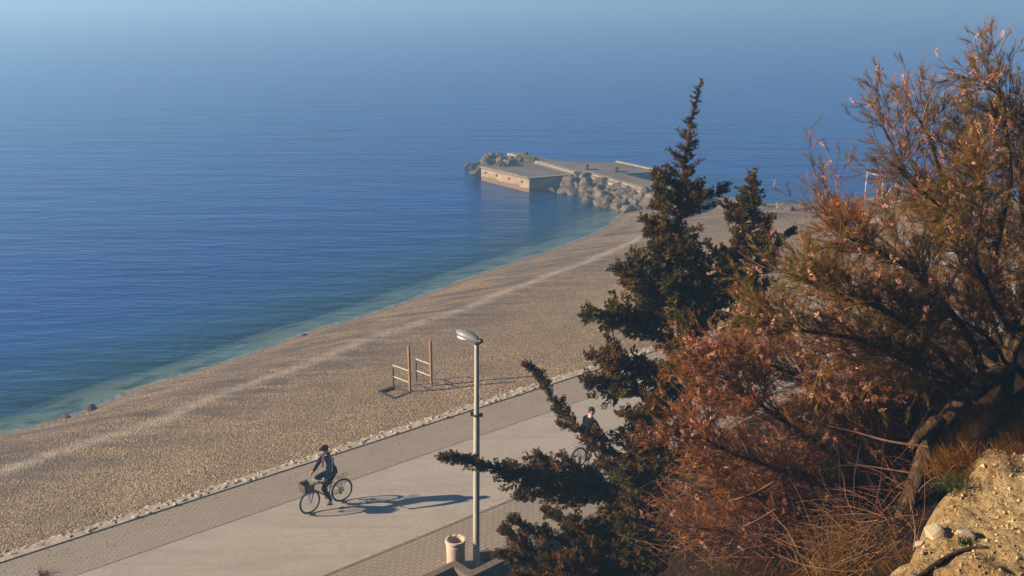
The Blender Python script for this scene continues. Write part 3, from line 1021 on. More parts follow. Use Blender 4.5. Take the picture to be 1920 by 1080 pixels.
# ------------------------------------------------------------------ exercise frames on the beach
MAT_WOOD = plain('varnished_wood', (0.25, 0.135, 0.06), 0.6, var=0.3, scale=9)
MAT_BAR = plain('pale_bar', (0.46, 0.40, 0.31), 0.45, var=0.1)
MAT_DPOST = plain('dark_post', (0.09, 0.05, 0.03), 0.7)
def exercise_frame(base, top, short, bars, zb, label):
    b = on_z(*base, zb)
    fr = empty('exercise_frame', (b[0], b[1], zb))
    tag(fr, label, 'exercise frame', 'exercise frames on the beach')
    t = on_y(*top, b[1]); hgt = t[2] - zb
    s = on_z(*short[0], zb) - b
    sh = on_y(*short[1], (s + b)[1])[2] - zb
    bm = MB().box((0, 0, hgt / 2 - 0.1), (0.075, 0.075, hgt + 0.2), np.array(Matrix.Rotation(0.7, 3, 'Z')))
    obj('tall_post', bm, MAT_WOOD, fr)
    obj('short_post', MB().tube([(s[0], s[1], -0.3), (s[0], s[1], sh)], 0.032, 8), MAT_DPOST, fr)
    for z0 in bars:
        obj('bar', MB().tube([(0, 0, z0), (s[0], s[1], z0)], 0.018, 8), MAT_BAR, fr)
    return fr
gzf = -0.42
exercise_frame((769, 738), (767, 648), ((738, 726), (736, 690)), (0.42, 0.86), gzf,
               'nearer wooden exercise post with two pale bars beside the dark pit')
exercise_frame((809, 727), (807, 638), ((781, 716), (781, 677)), (0.45, 0.90), gzf,
               'farther wooden exercise post with two pale bars closer to the street lamp')
# dark framed pit in the pebbles
pit = [on_z(x, y, gzf + 0.05) for x, y in ((710, 737), (738, 728), (768, 739), (739, 750))]
mb = MB()
for i in range(4):
    a, b = pit[i], pit[(i + 1) % 4]
    d = b - a; ang = math.atan2(d[1], d[0])
    w = 0.10 if i in (0, 3) else 0.06
    mb.box(((a + b) / 2) + [0, 0, 0.0], (np.linalg.norm(d), w, 0.16), np.array(Matrix.Rotation(ang, 3, 'Z')))
pe = empty('landing_pit', tuple((pit[0] + pit[2]) / 2))
tag(pe, 'shallow square pit with dark timber edging at the foot of the nearer exercise post', 'pit')
link_part('timber_edging', mb, plain('tarred_timber', (0.055, 0.045, 0.04), 0.8), pe)
mb = MB(); cen = (pit[0] + pit[2]) / 2
mb.prism([cen + (p - cen) * 0.97 for p in pit], gzf - 0.2, gzf + 0.035)
link_part('grey_gravel', mb, plain('grey_gravel', (0.20, 0.17, 0.145), 0.95, var=0.6, scale=16, bump=0.8), pe)

# ------------------------------------------------------------------ bicycles
MAT_TYRE = plain('tyre_rubber', (0.022, 0.018, 0.016), 0.85)
MAT_RIM = plain('rim_metal', (0.42, 0.38, 0.33), 0.35, metal=0.6)
MAT_SPOKE = plain('spoke_metal', (0.25, 0.23, 0.2), 0.4, metal=0.6)
MAT_FRAME = plain('bicycle_frame_paint', (0.03, 0.028, 0.03), 0.35, spec=0.5)
MAT_BLUE = plain('blue_fork_paint', (0.03, 0.06, 0.26), 0.3, spec=0.5)
MAT_CHROME = plain('chrome', (0.40, 0.38, 0.35), 0.3, metal=0.8)
MAT_WIRE = plain('basket_wire', (0.075, 0.062, 0.045), 0.6)
def circle(c, r, n=40):
    t = np.linspace(0, 2 * math.pi, n, endpoint=False)
    return np.stack([c[0] + r * np.cos(t), np.full(n, c[1]), c[2] + r * np.sin(t)], 1)
def bicycle(label, loc, heading, steer=0.0, basket=True, group=None, fork_mat=None):
    b = empty('bicycle', loc, heading)
    tag(b, label, 'bicycle', group)
    R = 0.335
    steer_m = Matrix.Translation((0.5, 0, 0)) @ Matrix.Rotation(steer, 4, 'Z') @ Matrix.Translation((-0.5, 0, 0))
    def wheel(cx, mat4):
        c = (cx, 0, R)
        w = obj('wheel', MB().tube([(cx, -0.05, R), (cx, 0.05, R)], 0.022, 10), MAT_CHROME, b)
        smooth_shade(obj('tyre', MB().tube(circle(c, R - 0.021), 0.022, 8, closed=True), MAT_TYRE, w))
        smooth_shade(obj('rim', MB().tube(circle(c, R - 0.05), 0.011, 6, closed=True), MAT_RIM, w))
        mb = MB()
        for k in range(28):
            a = 2 * math.pi * k / 28
            mb.tube([(cx + 0.02 * math.cos(a + 0.6), (-1) ** k * 0.03, R + 0.02 * math.sin(a + 0.6)), (cx + (R - 0.05) * math.cos(a), 0, R + (R - 0.05) * math.sin(a))], 0.0016, 3, cap=False)
        obj('spokes', mb, MAT_SPOKE, w)
        if mat4 is not None:
            w.matrix_local = mat4
        return w
    wheel(0.5, steer_m); wheel(-0.5, None)
    BB, ST, HT, HB, RA = (-0.07, 0, 0.29), (-0.21, 0, 0.74), (0.335, 0, 0.80), (0.375, 0, 0.66), (-0.5, 0, R)
    mb = MB()
    mb.tube([BB, HB], 0.021, 10).tube([ST, HT], 0.018, 10).tube([BB, ST], 0.017, 10).tube([HB, HT], 0.024, 10)
    for s in (-1, 1):
        mb.tube([(BB[0], s * 0.035, BB[2]), (RA[0], s * 0.06, RA[2])], 0.010, 8)
        mb.tube([(ST[0], s * 0.03, ST[2] - 0.05), (RA[0], s * 0.06, RA[2])], 0.008, 8)
    mb.tube([(BB[0], -0.045, BB[2]), (BB[0], 0.045, BB[2])], 0.028, 10)
    smooth_shade(obj('frame', mb, MAT_FRAME, b))
    mb = MB()
    for s in (-1, 1):
        mb.tube([(0.385, s * 0.055, 0.64), (0.44, s * 0.06, 0.50), (0.5, s * 0.058, R)], [0.019, 0.017, 0.010], 8)
    mb.box((0.385, 0, 0.645), (0.05, 0.14, 0.035))
    f = smooth_shade(obj('fork', mb, fork_mat or MAT_BLUE, b)); f.matrix_local = steer_m
    mb = MB()
    mb.tube([(0.335, 0, 0.78), (0.31, 0, 0.92), (0.37, 0, 0.955)], 0.015, 8)
    bar = [(0.22, 0.31, 0.965), (0.30, 0.20, 0.975), (0.37, 0.06, 0.955), (0.37, -0.06, 0.955), (0.30, -0.20, 0.975), (0.22, -0.31, 0.965)]
    mb.tube(bar, 0.012, 8)
    hb = smooth_shade(obj('handlebar', mb, MAT_CHROME, b))
    for s in (-1, 1):
        smooth_shade(obj('grip', MB().tube([(0.20, s * 0.335, 0.963), (0.265, s * 0.245, 0.969)], 0.018, 8), MAT_DARK, hb))
    sd2 = MB()
    sd2.ball((-0.235, 0, 0.905), (0.13, 0.085, 0.035), 14, 8).ball((-0.13, 0, 0.905), (0.12, 0.032, 0.026), 12, 8)
    s_ = smooth_shade(obj('saddle', sd2, MAT_DARK, b))
    obj('seat_post', MB().tube([ST, (-0.235, 0, 0.89)], 0.013, 8), MAT_CHROME, s_)
    mb = MB()
    for s in (-1, 1):
        mb.tube([(-0.27, s * 0.05, 0.755), (-0.33, s * 0.06, 0.77), (-0.72, s * 0.06, 0.77)], 0.007, 6)
        mb.tube([(-0.5, s * 0.065, R), (-0.62, s * 0.06, 0.77)], 0.006, 6)
        mb.tube([(-0.5, s * 0.065, R), (-0.45, s * 0.06, 0.77)], 0.006, 6)
    for x in (-0.36, -0.45, -0.54, -0.63, -0.72):
        mb.tube([(x, -0.06, 0.77), (x, 0.06, 0.77)], 0.006, 6)
    obj('luggage_rack', mb, MAT_FRAME, b)
    mb = MB().tube(circle((-0.07, -0.05, 0.29), 0.085, 24), 0.006, 6, closed=True)
    mb.tube([(-0.07, -0.045, 0.29), (-0.07, -0.055, 0.29)], 0.075, 20)
    mb.tube([(-0.07, 0.05, 0.29), (-0.06, 0.075, 0.125)], 0.010, 6).tube([(-0.07, -0.06, 0.29), (-0.08, -0.085, 0.455)], 0.010, 6)
    ck = obj('crank', mb, MAT_CHROME, b)
    obj('pedal', MB().box((-0.06, 0.125, 0.12), (0.09, 0.09, 0.02)), MAT_DARK, ck)
    obj('pedal', MB().box((-0.08, -0.135, 0.458), (0.09, 0.09, 0.02)), MAT_DARK, ck)
    mb = MB()
    for z0, z1 in ((0.365, 0.385), (0.215, 0.295)):
        mb.tube([(-0.07, -0.05, z0), (-0.5, -0.05, z1)], 0.004, 4)
    mb.tube(circle((-0.5, -0.05, R), 0.05, 16), 0.012, 6, closed=True)
    mb.box((-0.49, -0.06, 0.25), (0.05, 0.03, 0.11))
    obj('chain', mb, MAT_TYRE, b)
    if basket:
        mb = MB()
        x0, x1, w, z0, z1 = 0.44, 0.72, 0.165, 0.70, 0.95
        for k in range(7):                      # horizontal rings, narrowing downwards
            t = k / 6; q = 0.80 + 0.20 * t; z = z0 + (z1 - z0) * t
            cx = (x0 + x1) / 2
            ring = [(cx + sx * (x1 - x0) / 2 * q, sy * w * q, z) for sx, sy in ((-1, -1), (1, -1), (1, 1), (-1, 1))]
            mb.tube(ring + ring[:1], 0.005 if k < 6 else 0.009, 4)
        for k in range(10):
            t = k / 9
            for sy in (-1, 1):
                mb.tube([(0.58 + (x0 - 0.58 + (x1 - x0) * t) * 0.8, sy * w * 0.8, z0), (x0 + (x1 - x0) * t, sy * w, z1)], 0.004, 4)
        for k in range(10):
            t = -1 + 2 * k / 9
            for xx in (x0, x1):
                mb.tube([(0.58 + (xx - 0.58) * 0.8, t * w * 0.8, z0), (xx, t * w, z1)], 0.004, 4)
        for k in range(9):
            t = -1 + 2 * k / 8
            mb.tube([(0.58 - 0.112, t * w * 0.8, z0), (0.58 + 0.112, t * w * 0.8, z0)], 0.004, 4)
        bk = obj('basket', mb, MAT_WIRE, b)
        # woven mesh lining of the basket
        mb = MB()
        for (ax, ay), (bx, by) in (((-1, -1), (1, -1)), ((1, -1), (1, 1)), ((1, 1), (-1, 1)), ((-1, 1), (-1, -1))):
            pts = []
            for q, z in ((0.78, z0), (0.985, z1 - 0.02)):
                pts += [(0.58 + ax * 0.14 * q, ay * w * q, z), (0.58 + bx * 0.14 * q, by * w * q, z)]
            mb.add(pts, [[[0, 1, 3, 2]]])
        obj('lining', mb, plain('basket_weave', (0.11, 0.09, 0.06), 0.9, var=0.5, scale=60), bk)
        bk.matrix_local = Matrix.Translation((0, 0, -0.04))
    return b

# ------------------------------------------------------------------ people
MAT_SKIN = plain('skin', (0.42, 0.22, 0.13), 0.6, var=0.06, bump=0.0)
MAT_NAVY = plain('navy_jacket', (0.004, 0.0065, 0.024), 0.8, var=0.3, scale=20, bump=0.4, spec=0.03)
MAT_JEANS = plain('dark_jeans', (0.006, 0.0065, 0.011), 0.85, var=0.3, scale=20, bump=0.4, spec=0.03)
MAT_BLACKC = plain('black_cloth', (0.005, 0.005, 0.008), 0.85, var=0.3, scale=20, bump=0.4, spec=0.03)
MAT_RED = plain('red_shirt', (0.06, 0.010, 0.012), 0.8)
MAT_SHOE = plain('grey_shoe', (0.16, 0.14, 0.13), 0.7)
MAT_STRIPE = plain('white_stripe', (0.16, 0.18, 0.26), 0.8, var=0.1)
MAT_HAIR = plain('dark_hair', (0.018, 0.010, 0.008), 0.7)
def skin_body(name, J, E, root, zones, mats, parent, fingers=()):
    """one continuous body: joints J {name: (pos, radius)} and bones E grown with the skin modifier"""
    keys = list(J)
    me = bpy.data.meshes.new(name)
    me.from_pydata([J[k][0] for k in keys], [(keys.index(a), keys.index(b)) for a, b in E], [])
    o = bpy.data.objects.new(name, me)
    COL.objects.link(o)
    sk = o.modifiers.new('skin', 'SKIN'); sk.use_smooth_shade = True; sk.branch_smoothing = 0.6
    for i, k in enumerate(keys):
        r = J[k][1]
        me.skin_vertices[0].data[i].radius = (r, r) if np.isscalar(r) else r
        me.skin_vertices[0].data[i].use_root = (k == root)
    ss = o.modifiers.new('sub', 'SUBSURF'); ss.levels = 2; ss.render_levels = 2
    dg = bpy.context.evaluated_depsgraph_get()
    ev = bpy.data.meshes.new_from_object(o.evaluated_get(dg))
    o.modifiers.clear()
    o.data = ev
    bpy.data.meshes.remove(me)
    bm = bmesh.new(); bm.from_mesh(ev)
    # fingers: tapered bent tubes rooted inside the palms, joined to the same mesh
    for pts, r0, r1 in fingers:
        mbf = MB().tube(pts, np.linspace(r0, r1, len(pts)), 6)
        Vf = np.concatenate(mbf.v)
        vs2 = [bm.verts.new(v_) for v_ in Vf]
        for fl in mbf.f.values():
            for f in np.concatenate(fl):
                try: bm.faces.new([vs2[i] for i in f])
                except ValueError: pass
    bm.to_mesh(ev); bm.free()
    for mt in mats:
        ev.materials.append(mt)
    segs = [(np.array(J[a][0]), np.array(J[b][0]), zones.get((a, b), 0)) for a, b in E]
    cen = np.array([p.center[:] for p in ev.polygons])
    best = np.full(len(cen), 1e9); idx = np.zeros(len(cen), int)
    for a, b, zz in segs:
        d = b - a
        t = np.clip(((cen - a) @ d) / (d @ d), 0, 1)
        q = np.linalg.norm(a + t[:, None] * d - cen, axis=1)
        k = q < best
        best[k] = q[k]; idx[k] = zz
    ev.polygons.foreach_set('material_index', idx.astype(np.int32))
    ev.polygons.foreach_set('use_smooth', np.ones(len(ev.polygons), bool))
    o.parent = parent
    return o

def rider(label, loc, heading, jacket, trousers, cap, head_turn, lean=0.0):
    p = empty('person', loc, heading)
    tag(p, label, 'person')
    lx = lean
    J = {
        'pelvis': ((-0.23, 0, 0.985), (0.155, 0.125)), 'waist': ((-0.20 + lx * 0.3, 0, 1.14), (0.165, 0.125)), 'chest': ((-0.15 + lx * 0.6, 0, 1.34), (0.185, 0.125)),
        'upper': ((-0.115 + lx * 0.8, 0, 1.47), (0.15, 0.10)), 'neck': ((-0.085 + lx, 0, 1.555), 0.058), 'skull0': ((-0.055 + lx, 0, 1.615), (0.066, 0.072)), 'skull1': ((-0.045 + lx, 0, 1.695), (0.078, 0.094)), 'skull2': ((-0.05 + lx, 0, 1.765), (0.064, 0.075)),
    }
    E = [('pelvis', 'waist'), ('waist', 'chest'), ('chest', 'upper'), ('upper', 'neck'), ('neck', 'skull0'), ('skull0', 'skull1'), ('skull1', 'skull2')]
    Z = {('pelvis', 'waist'): 1, ('waist', 'chest'): 1, ('chest', 'upper'): 1, ('upper', 'neck'): 0, ('neck', 'skull0'): 0, ('skull0', 'skull1'): 0, ('skull1', 'skull2'): 0}
    fingers = []
    for s, n in ((1, 'l'), (-1, 'r')):
        sh = (-0.115 + lx * 0.8, s * 0.185, 1.455)
        wr = (0.185, s * 0.285, 1.005)
        el = (-0.005 + lx * 0.4, s * 0.315, 1.19) if s > 0 else (0.015 + lx * 0.4, s * 0.285, 1.20)
        ha = (0.232, s * 0.288, 0.990)
        J.update({'sh' + n: (sh, 0.078), 'el' + n: (el, 0.056), 'wr' + n: (wr, 0.038), 'ha' + n: (ha, (0.040, 0.022))})
        E += [('upper', 'sh' + n), ('sh' + n, 'el' + n), ('el' + n, 'wr' + n), ('wr' + n, 'ha' + n)]
        Z.update({('upper', 'sh' + n): 1, ('sh' + n, 'el' + n): 1, ('el' + n, 'wr' + n): 1, ('wr' + n, 'ha' + n): 0})
        hip = (-0.215, s * 0.10, 0.94)
        if s > 0:
            kn, an, ba, to = (0.165, 0.135, 0.66), (-0.075, 0.125, 0.225), (0.005, 0.127, 0.150), (0.085, 0.13, 0.150)
        else:
            kn, an, ba, to = (0.205, -0.135, 0.90), (-0.09, -0.13, 0.575), (-0.02, -0.135, 0.492), (0.06, -0.137, 0.485)
        mid = tuple((np.array(kn) * 0.55 + np.array(an) * 0.45) + np.array([-0.025, 0, 0]))
        J.update({'hi' + n: (hip, 0.105), 'kn' + n: (kn, 0.072), 'ca' + n: (mid, 0.066), 'an' + n: (an, 0.046), 'ba' + n: (ba, 0.045), 'to' + n: (to, 0.036)})
        E += [('pelvis', 'hi' + n), ('hi' + n, 'kn' + n), ('kn' + n, 'ca' + n), ('ca' + n, 'an' + n), ('an' + n, 'ba' + n), ('ba' + n, 'to' + n)]
        Z.update({('pelvis', 'hi' + n): 2, ('hi' + n, 'kn' + n): 2, ('kn' + n, 'ca' + n): 2, ('ca' + n, 'an' + n): 2, ('an' + n, 'ba' + n): 3, ('ba' + n, 'to' + n): 3})
        # four fingers curled round the grip and a thumb below it
        g0, g1 = np.array([0.265, s * 0.245, 0.969]), np.array([0.20, s * 0.335, 0.963])
        gd = (g1 - g0) / np.linalg.norm(g1 - g0)
        fw = np.array([gd[1] * -s, gd[0] * s, 0]); fw = fw / np.linalg.norm(fw)
        if fw[0] < 0: fw = -fw
        for k, ln in enumerate((0.9, 1.0, 0.95, 0.8)):
            c = g0 + gd * (0.02 + 0.021 * k)
            pts = [c - fw * 0.012 + [0, 0, 0.026], c + fw * 0.016 * ln + [0, 0, 0.026], c + fw * 0.032 * ln + [0, 0, 0.006], c + fw * 0.026 * ln + [0, 0, -0.020], c + fw * 0.004 + [0, 0, -0.028]]
            fingers.append((pts, 0.0095, 0.007))
        c = g0 + gd * 0.012
        fingers.append(([c - fw * 0.03 + [0, 0, 0.014], c - gd * 0.022 - fw * 0.016 + [0, 0, 0.006], c - gd * 0.026 + fw * 0.006 + [0, 0, -0.016], c - gd * 0.018 + fw * 0.016 + [0, 0, -0.026]], 0.011, 0.008))
    body = skin_body('body', J, E, 'pelvis', Z, [MAT_SKIN, jacket, trousers, MAT_SHOE], p, fingers)
    # head details, turned towards where the person looks
    hc = np.array([-0.045 + lx, 0, 1.69])
    Rt = np.array(Matrix.Rotation(head_turn, 3, 'Z'))
    def at(x, y, z): return hc + Rt @ np.array([x, y, z])
    nose = obj('face', MB().tube([at(0.075, 0, 0.012), at(0.105, 0, -0.022), at(0.085, 0, -0.032)], [0.008, 0.015, 0.010], 6)
        .ball(at(0.012, 0.082, -0.01), (0.018, 0.010, 0.030), 8, 6, Rt).ball(at(0.012, -0.082, -0.01), (0.018, 0.010, 0.030), 8, 6, Rt)
        .ball(at(0.055, 0, -0.085), (0.030, 0.035, 0.025), 8, 6, Rt).ball(at(0.06, 0.042, -0.025), (0.025, 0.025, 0.03), 8, 6, Rt).ball(at(0.06, -0.042, -0.025), (0.025, 0.025, 0.03), 8, 6, Rt), MAT_SKIN, body)
    obj('eyes', MB().ball(at(0.083, 0.033, 0.012), (0.010, 0.016, 0.009), 8, 6, Rt).ball(at(0.083, -0.033, 0.012), (0.010, 0.016, 0.009), 8, 6, Rt), MAT_HAIR, body)
    obj('mouth', MB().ball(at(0.084, 0, -0.060), (0.008, 0.022, 0.005), 8, 6, Rt), MAT_RED, body)
    hair = MB().ball(at(-0.012, 0, 0.038), (0.098, 0.086, 0.072), 18, 12, Rt).ball(at(-0.045, 0, -0.015), (0.060, 0.074, 0.062), 14, 10, Rt)
    smooth_shade(obj('hair', hair, MAT_HAIR, body))
    if cap:
        cp = MB().ball(at(0.0, 0, 0.052), (0.112, 0.097, 0.073), 20, 12, Rt)
        co = smooth_shade(obj('cap', cp, MAT_BLACKC, body))
        smooth_shade(obj('peak', MB().ball(at(0.125, 0, 0.036), (0.065, 0.072, 0.010), 16, 8, Rt), MAT_BLACKC, co))
        # open jacket: red shirt at the chest, collar, white sleeve stripes, hem
        sh = MB()
        V = []
        for t in np.linspace(0, 1, 8):
            w = 0.058 * (1 - t) + 0.014
            x = -0.065 + 0.078 * math.sin(min(1, t * 1.15) * 1.45) - 0.045 * t
            V += [(x + 0.060, -w, 1.545 - 0.34 * t), (x + 0.072, 0, 1.545 - 0.34 * t), (x + 0.060, w, 1.545 - 0.34 * t)]
        sh.add(V, [[[3 * i + k, 3 * i + k + 1, 3 * i + k + 4, 3 * i + k + 3] for i in range(7) for k in range(2)]])
        so = obj('shirt', sh, MAT_RED, body)
        so.scale = (1, 0.8, 1)
        md = so.modifiers.new('thick', 'SOLIDIFY'); md.thickness = 0.02
        col = MB().tube([(-0.03, 0.075, 1.50), (-0.085, 0.092, 1.545), (-0.15, 0.05, 1.565), (-0.165, 0, 1.57), (-0.15, -0.05, 1.565), (-0.085, -0.092, 1.545), (-0.03, -0.075, 1.50)], 0.022, 8)
        smooth_shade(obj('collar', col, jacket, body))
        st = MB()
        for s, el in ((1, (-0.005, 0.315, 1.19)), (-1, (0.015, -0.285, 1.20))):
            st.tube([(-0.115, s * 0.175, 1.535), (-0.10, s * 0.262, 1.47), (el[0] * 0.5 - 0.05, s * 0.315, 1.33), (el[0] - 0.01, el[1] + s * 0.055, el[2] + 0.02), (0.09, s * 0.325, 1.11)], 0.009, 6, ell=(1, 0.6))
        smooth_shade(obj('sleeve_stripes', st, MAT_STRIPE, body))
    hem = MB()
    ring = [(-0.225 + 0.145 * math.cos(a), 0.170 * math.sin(a), 0.975 + 0.02 * math.cos(a)) for a in np.linspace(0, 2 * math.pi, 24, endpoint=False)]
    ring2 = [(-0.205 + 0.135 * math.cos(a), 0.165 * math.sin(a), 1.12) for a in np.linspace(0, 2 * math.pi, 24, endpoint=False)]
    hem.add(ring + ring2, [[[i, (i + 1) % 24, 24 + (i + 1) % 24, 24 + i] for i in range(24)]])
    ho_ = smooth_shade(obj('jacket_hem', hem, jacket, body))
    md = ho_.modifiers.new('thick', 'SOLIDIFY'); md.thickness = 0.02
    return p

f_, r_ = on_z(584, 962), on_z(640.5, 940.5)
mid = (f_ + r_) / 2
hd1 = math.atan2((f_ - r_)[1], (f_ - r_)[0])
bicycle('bicycle with wire front basket and blue fork ridden by the man in a cap', (mid[0], mid[1], 0.004), hd1, 0.10, True)
rider('man in black cap and navy jacket with white sleeve stripe cycling towards the camera', (mid[0], mid[1], 0.0), hd1, MAT_NAVY, MAT_JEANS, True, 0.15)
rw = on_z(1084, 879)
hd2 = math.radians(41)
c2 = rw + np.array([math.cos(hd2), math.sin(hd2), 0]) * 0.5
bicycle('dark bicycle half hidden behind the conifer branches ridden away from the camera', (c2[0], c2[1], 0.004), hd2, -0.05, False, fork_mat=MAT_FRAME)
rider('dark haired person in black jacket cycling away behind the conifer branches', (c2[0], c2[1], 0.0), hd2, MAT_BLACKC, MAT_BLACKC, False, -0.9, 0.06)
# ------------------------------------------------------------------ plants
def norm(v):
    return v / (np.linalg.norm(v, axis=-1, keepdims=True) + 1e-12)

def basis(D, rng):
    """random rotation whose local +Z runs along each direction of D (N,3)"""
    D = norm(D)
    r = norm(rng.normal(size=D.shape))
    X = norm(np.cross(D, r))
    Y = np.cross(D, X)
    return np.stack([X, Y, D], 2)

def scatter(TV, TF, pos, D, scale, rng):
    """copies of a small template shape (TV, TF) as plain arrays"""
    R = basis(D, rng)
    N, n = len(pos), len(TV)
    V = np.einsum('nij,kj->nki', R, TV) * np.reshape(scale, (N, 1, -1)) + pos[:, None]
    F = (TF[None] + n * np.arange(N)[:, None, None]).reshape(-1, TF.shape[1])
    return V.reshape(-1, 3), F

def batch_tubes(Pt, Rd, sides=3):
    """Pt (N,K,3) polylines, Rd (N,K) radii"""
    N, K, _ = Pt.shape
    T = norm(Pt[:, -1] - Pt[:, 0])
    ref = np.where(np.abs(T[:, 2:3]) < 0.8, np.array([[0, 0, 1.0]]), np.array([[1.0, 0, 0]]))
    A = norm(np.cross(T, ref)); B = np.cross(T, A)
    th = np.arange(sides) * 2 * math.pi / sides
    off = np.cos(th)[None, :, None] * A[:, None] + np.sin(th)[None, :, None] * B[:, None]      # N,S,3
    V = Pt[:, :, None] + Rd[:, :, None, None] * off[:, None]
    base = np.arange(N)[:, None, None, None] * (K * sides)
    i = np.arange(K - 1)[None, :, None, None] * sides
    s = np.arange(sides); t = (s + 1) % sides
    q = np.stack([s, s + sides, t + sides, t], 1)[None, None]                                    # 1,1,S,4
    F = (base + i + q).reshape(-1, 4)
    return V.reshape(-1, 3), F

def grow(P0, D0, L, K, wob, bias, rng):
    """curved shoots: start P0 (N,3), direction D0, length L (N,), drifting towards bias"""
    N = len(P0)
    P = np.zeros((N, K, 3)); P[:, 0] = P0
    D = norm(D0); st = (L / (K - 1))[:, None]
    drift = rng.normal(0, wob, (N, 3))
    for k in range(1, K):
        D = norm(D + drift * 0.5 + rng.normal(0, wob, (N, 3)) + np.asarray(bias))
        P[:, k] = P[:, k - 1] + D * st
    return P

def joined(parts):
    """[(V, F), ...] -> V, list of face arrays by corner count"""
    Vs, by, n = [], {}, 0
    for V, F in parts:
        Vs.append(V); by.setdefault(F.shape[1], []).append(F + n); n += len(V)
    return np.concatenate(Vs), [np.concatenate(f) for f in by.values()]

def leaf_mat(name, rough=0.7, trans=0.35):
    m = M(name)
    c = m.attr('tint', 'Color')
    p = m.new('ShaderNodeBsdfPrincipled', {'Base Color': c, 'Roughness': rough, 'Specular IOR Level': 0.15})
    t = m.new('ShaderNodeBsdfTranslucent', {'Color': c})
    mx = m.new('ShaderNodeMixShader', {0: trans, 1: p.outputs[0], 2: t.outputs[0]})
    m.t.links.new(mx.outputs[0], m.out.inputs['Surface'])
    return m.m
MAT_LEAF = leaf_mat('conifer_needles', 0.65, 0.35)
MAT_FEATHER = leaf_mat('feathery_leaves', 0.6, 0.40)
MAT_SEED = leaf_mat('seed_heads', 0.8, 0.30)
m = M('bark')
v = m.coords((1, 1, 0.3))
n1 = m.noise(v, 15, 6, 0.75, 0.6)
c = m.ramp(n1, [(0.36, (0.022, 0.012, 0.007)), (0.52, (0.085, 0.048, 0.025)), (0.68, (0.23, 0.14, 0.07))])
MAT_BARK = m.principled(c, 0.9, m.bump(n1, 1.0, 0.07), spec=0.1)
MAT_PALEBARK = plain('pale_bark', (0.33, 0.25, 0.17), 0.85, var=0.45, scale=9, bump=0.4)
MAT_REDBARK = plain('reddish_bark', (0.17, 0.08, 0.045), 0.85, var=0.5, scale=9, bump=0.4)
m = M('red_twigs')
MAT_TWIG = m.principled(m.attr('tint', 'Color'), 0.6, spec=0.3)

# ---- juniper-like conifer: short feathery tufts of scale leaves
def tuft_template(rng, n=46):
    V, F = [], []
    for i in range(n):
        t = rng.uniform(0.0, 1.0)
        a = rng.uniform(0, 6.28)
        r = 0.05 + 0.26 * math.sin(math.pi * min(1, t * 0.9 + 0.15)) * rng.uniform(0.3, 1.0)
        b = np.array([0.25 * r * math.cos(a), 0.25 * r * math.sin(a), t * 0.85 - 0.1])
        d = np.array([math.cos(a) * 0.75, math.sin(a) * 0.75, rng.uniform(0.35, 1.1)]); d /= np.linalg.norm(d)
        l = rng.uniform(0.20, 0.36) * (1.05 - 0.45 * t)
        w = np.cross(d, rng.normal(size=3)); w /= np.linalg.norm(w); w *= rng.uniform(0.040, 0.070)
        k = len(V)
        V += [b - w * 0.5, b + d * l * 0.55 - w, b + d * l, b + d * l * 0.55 + w]
        F.append([k, k + 1, k + 2, k + 3])
    return np.array(V), np.array(F)

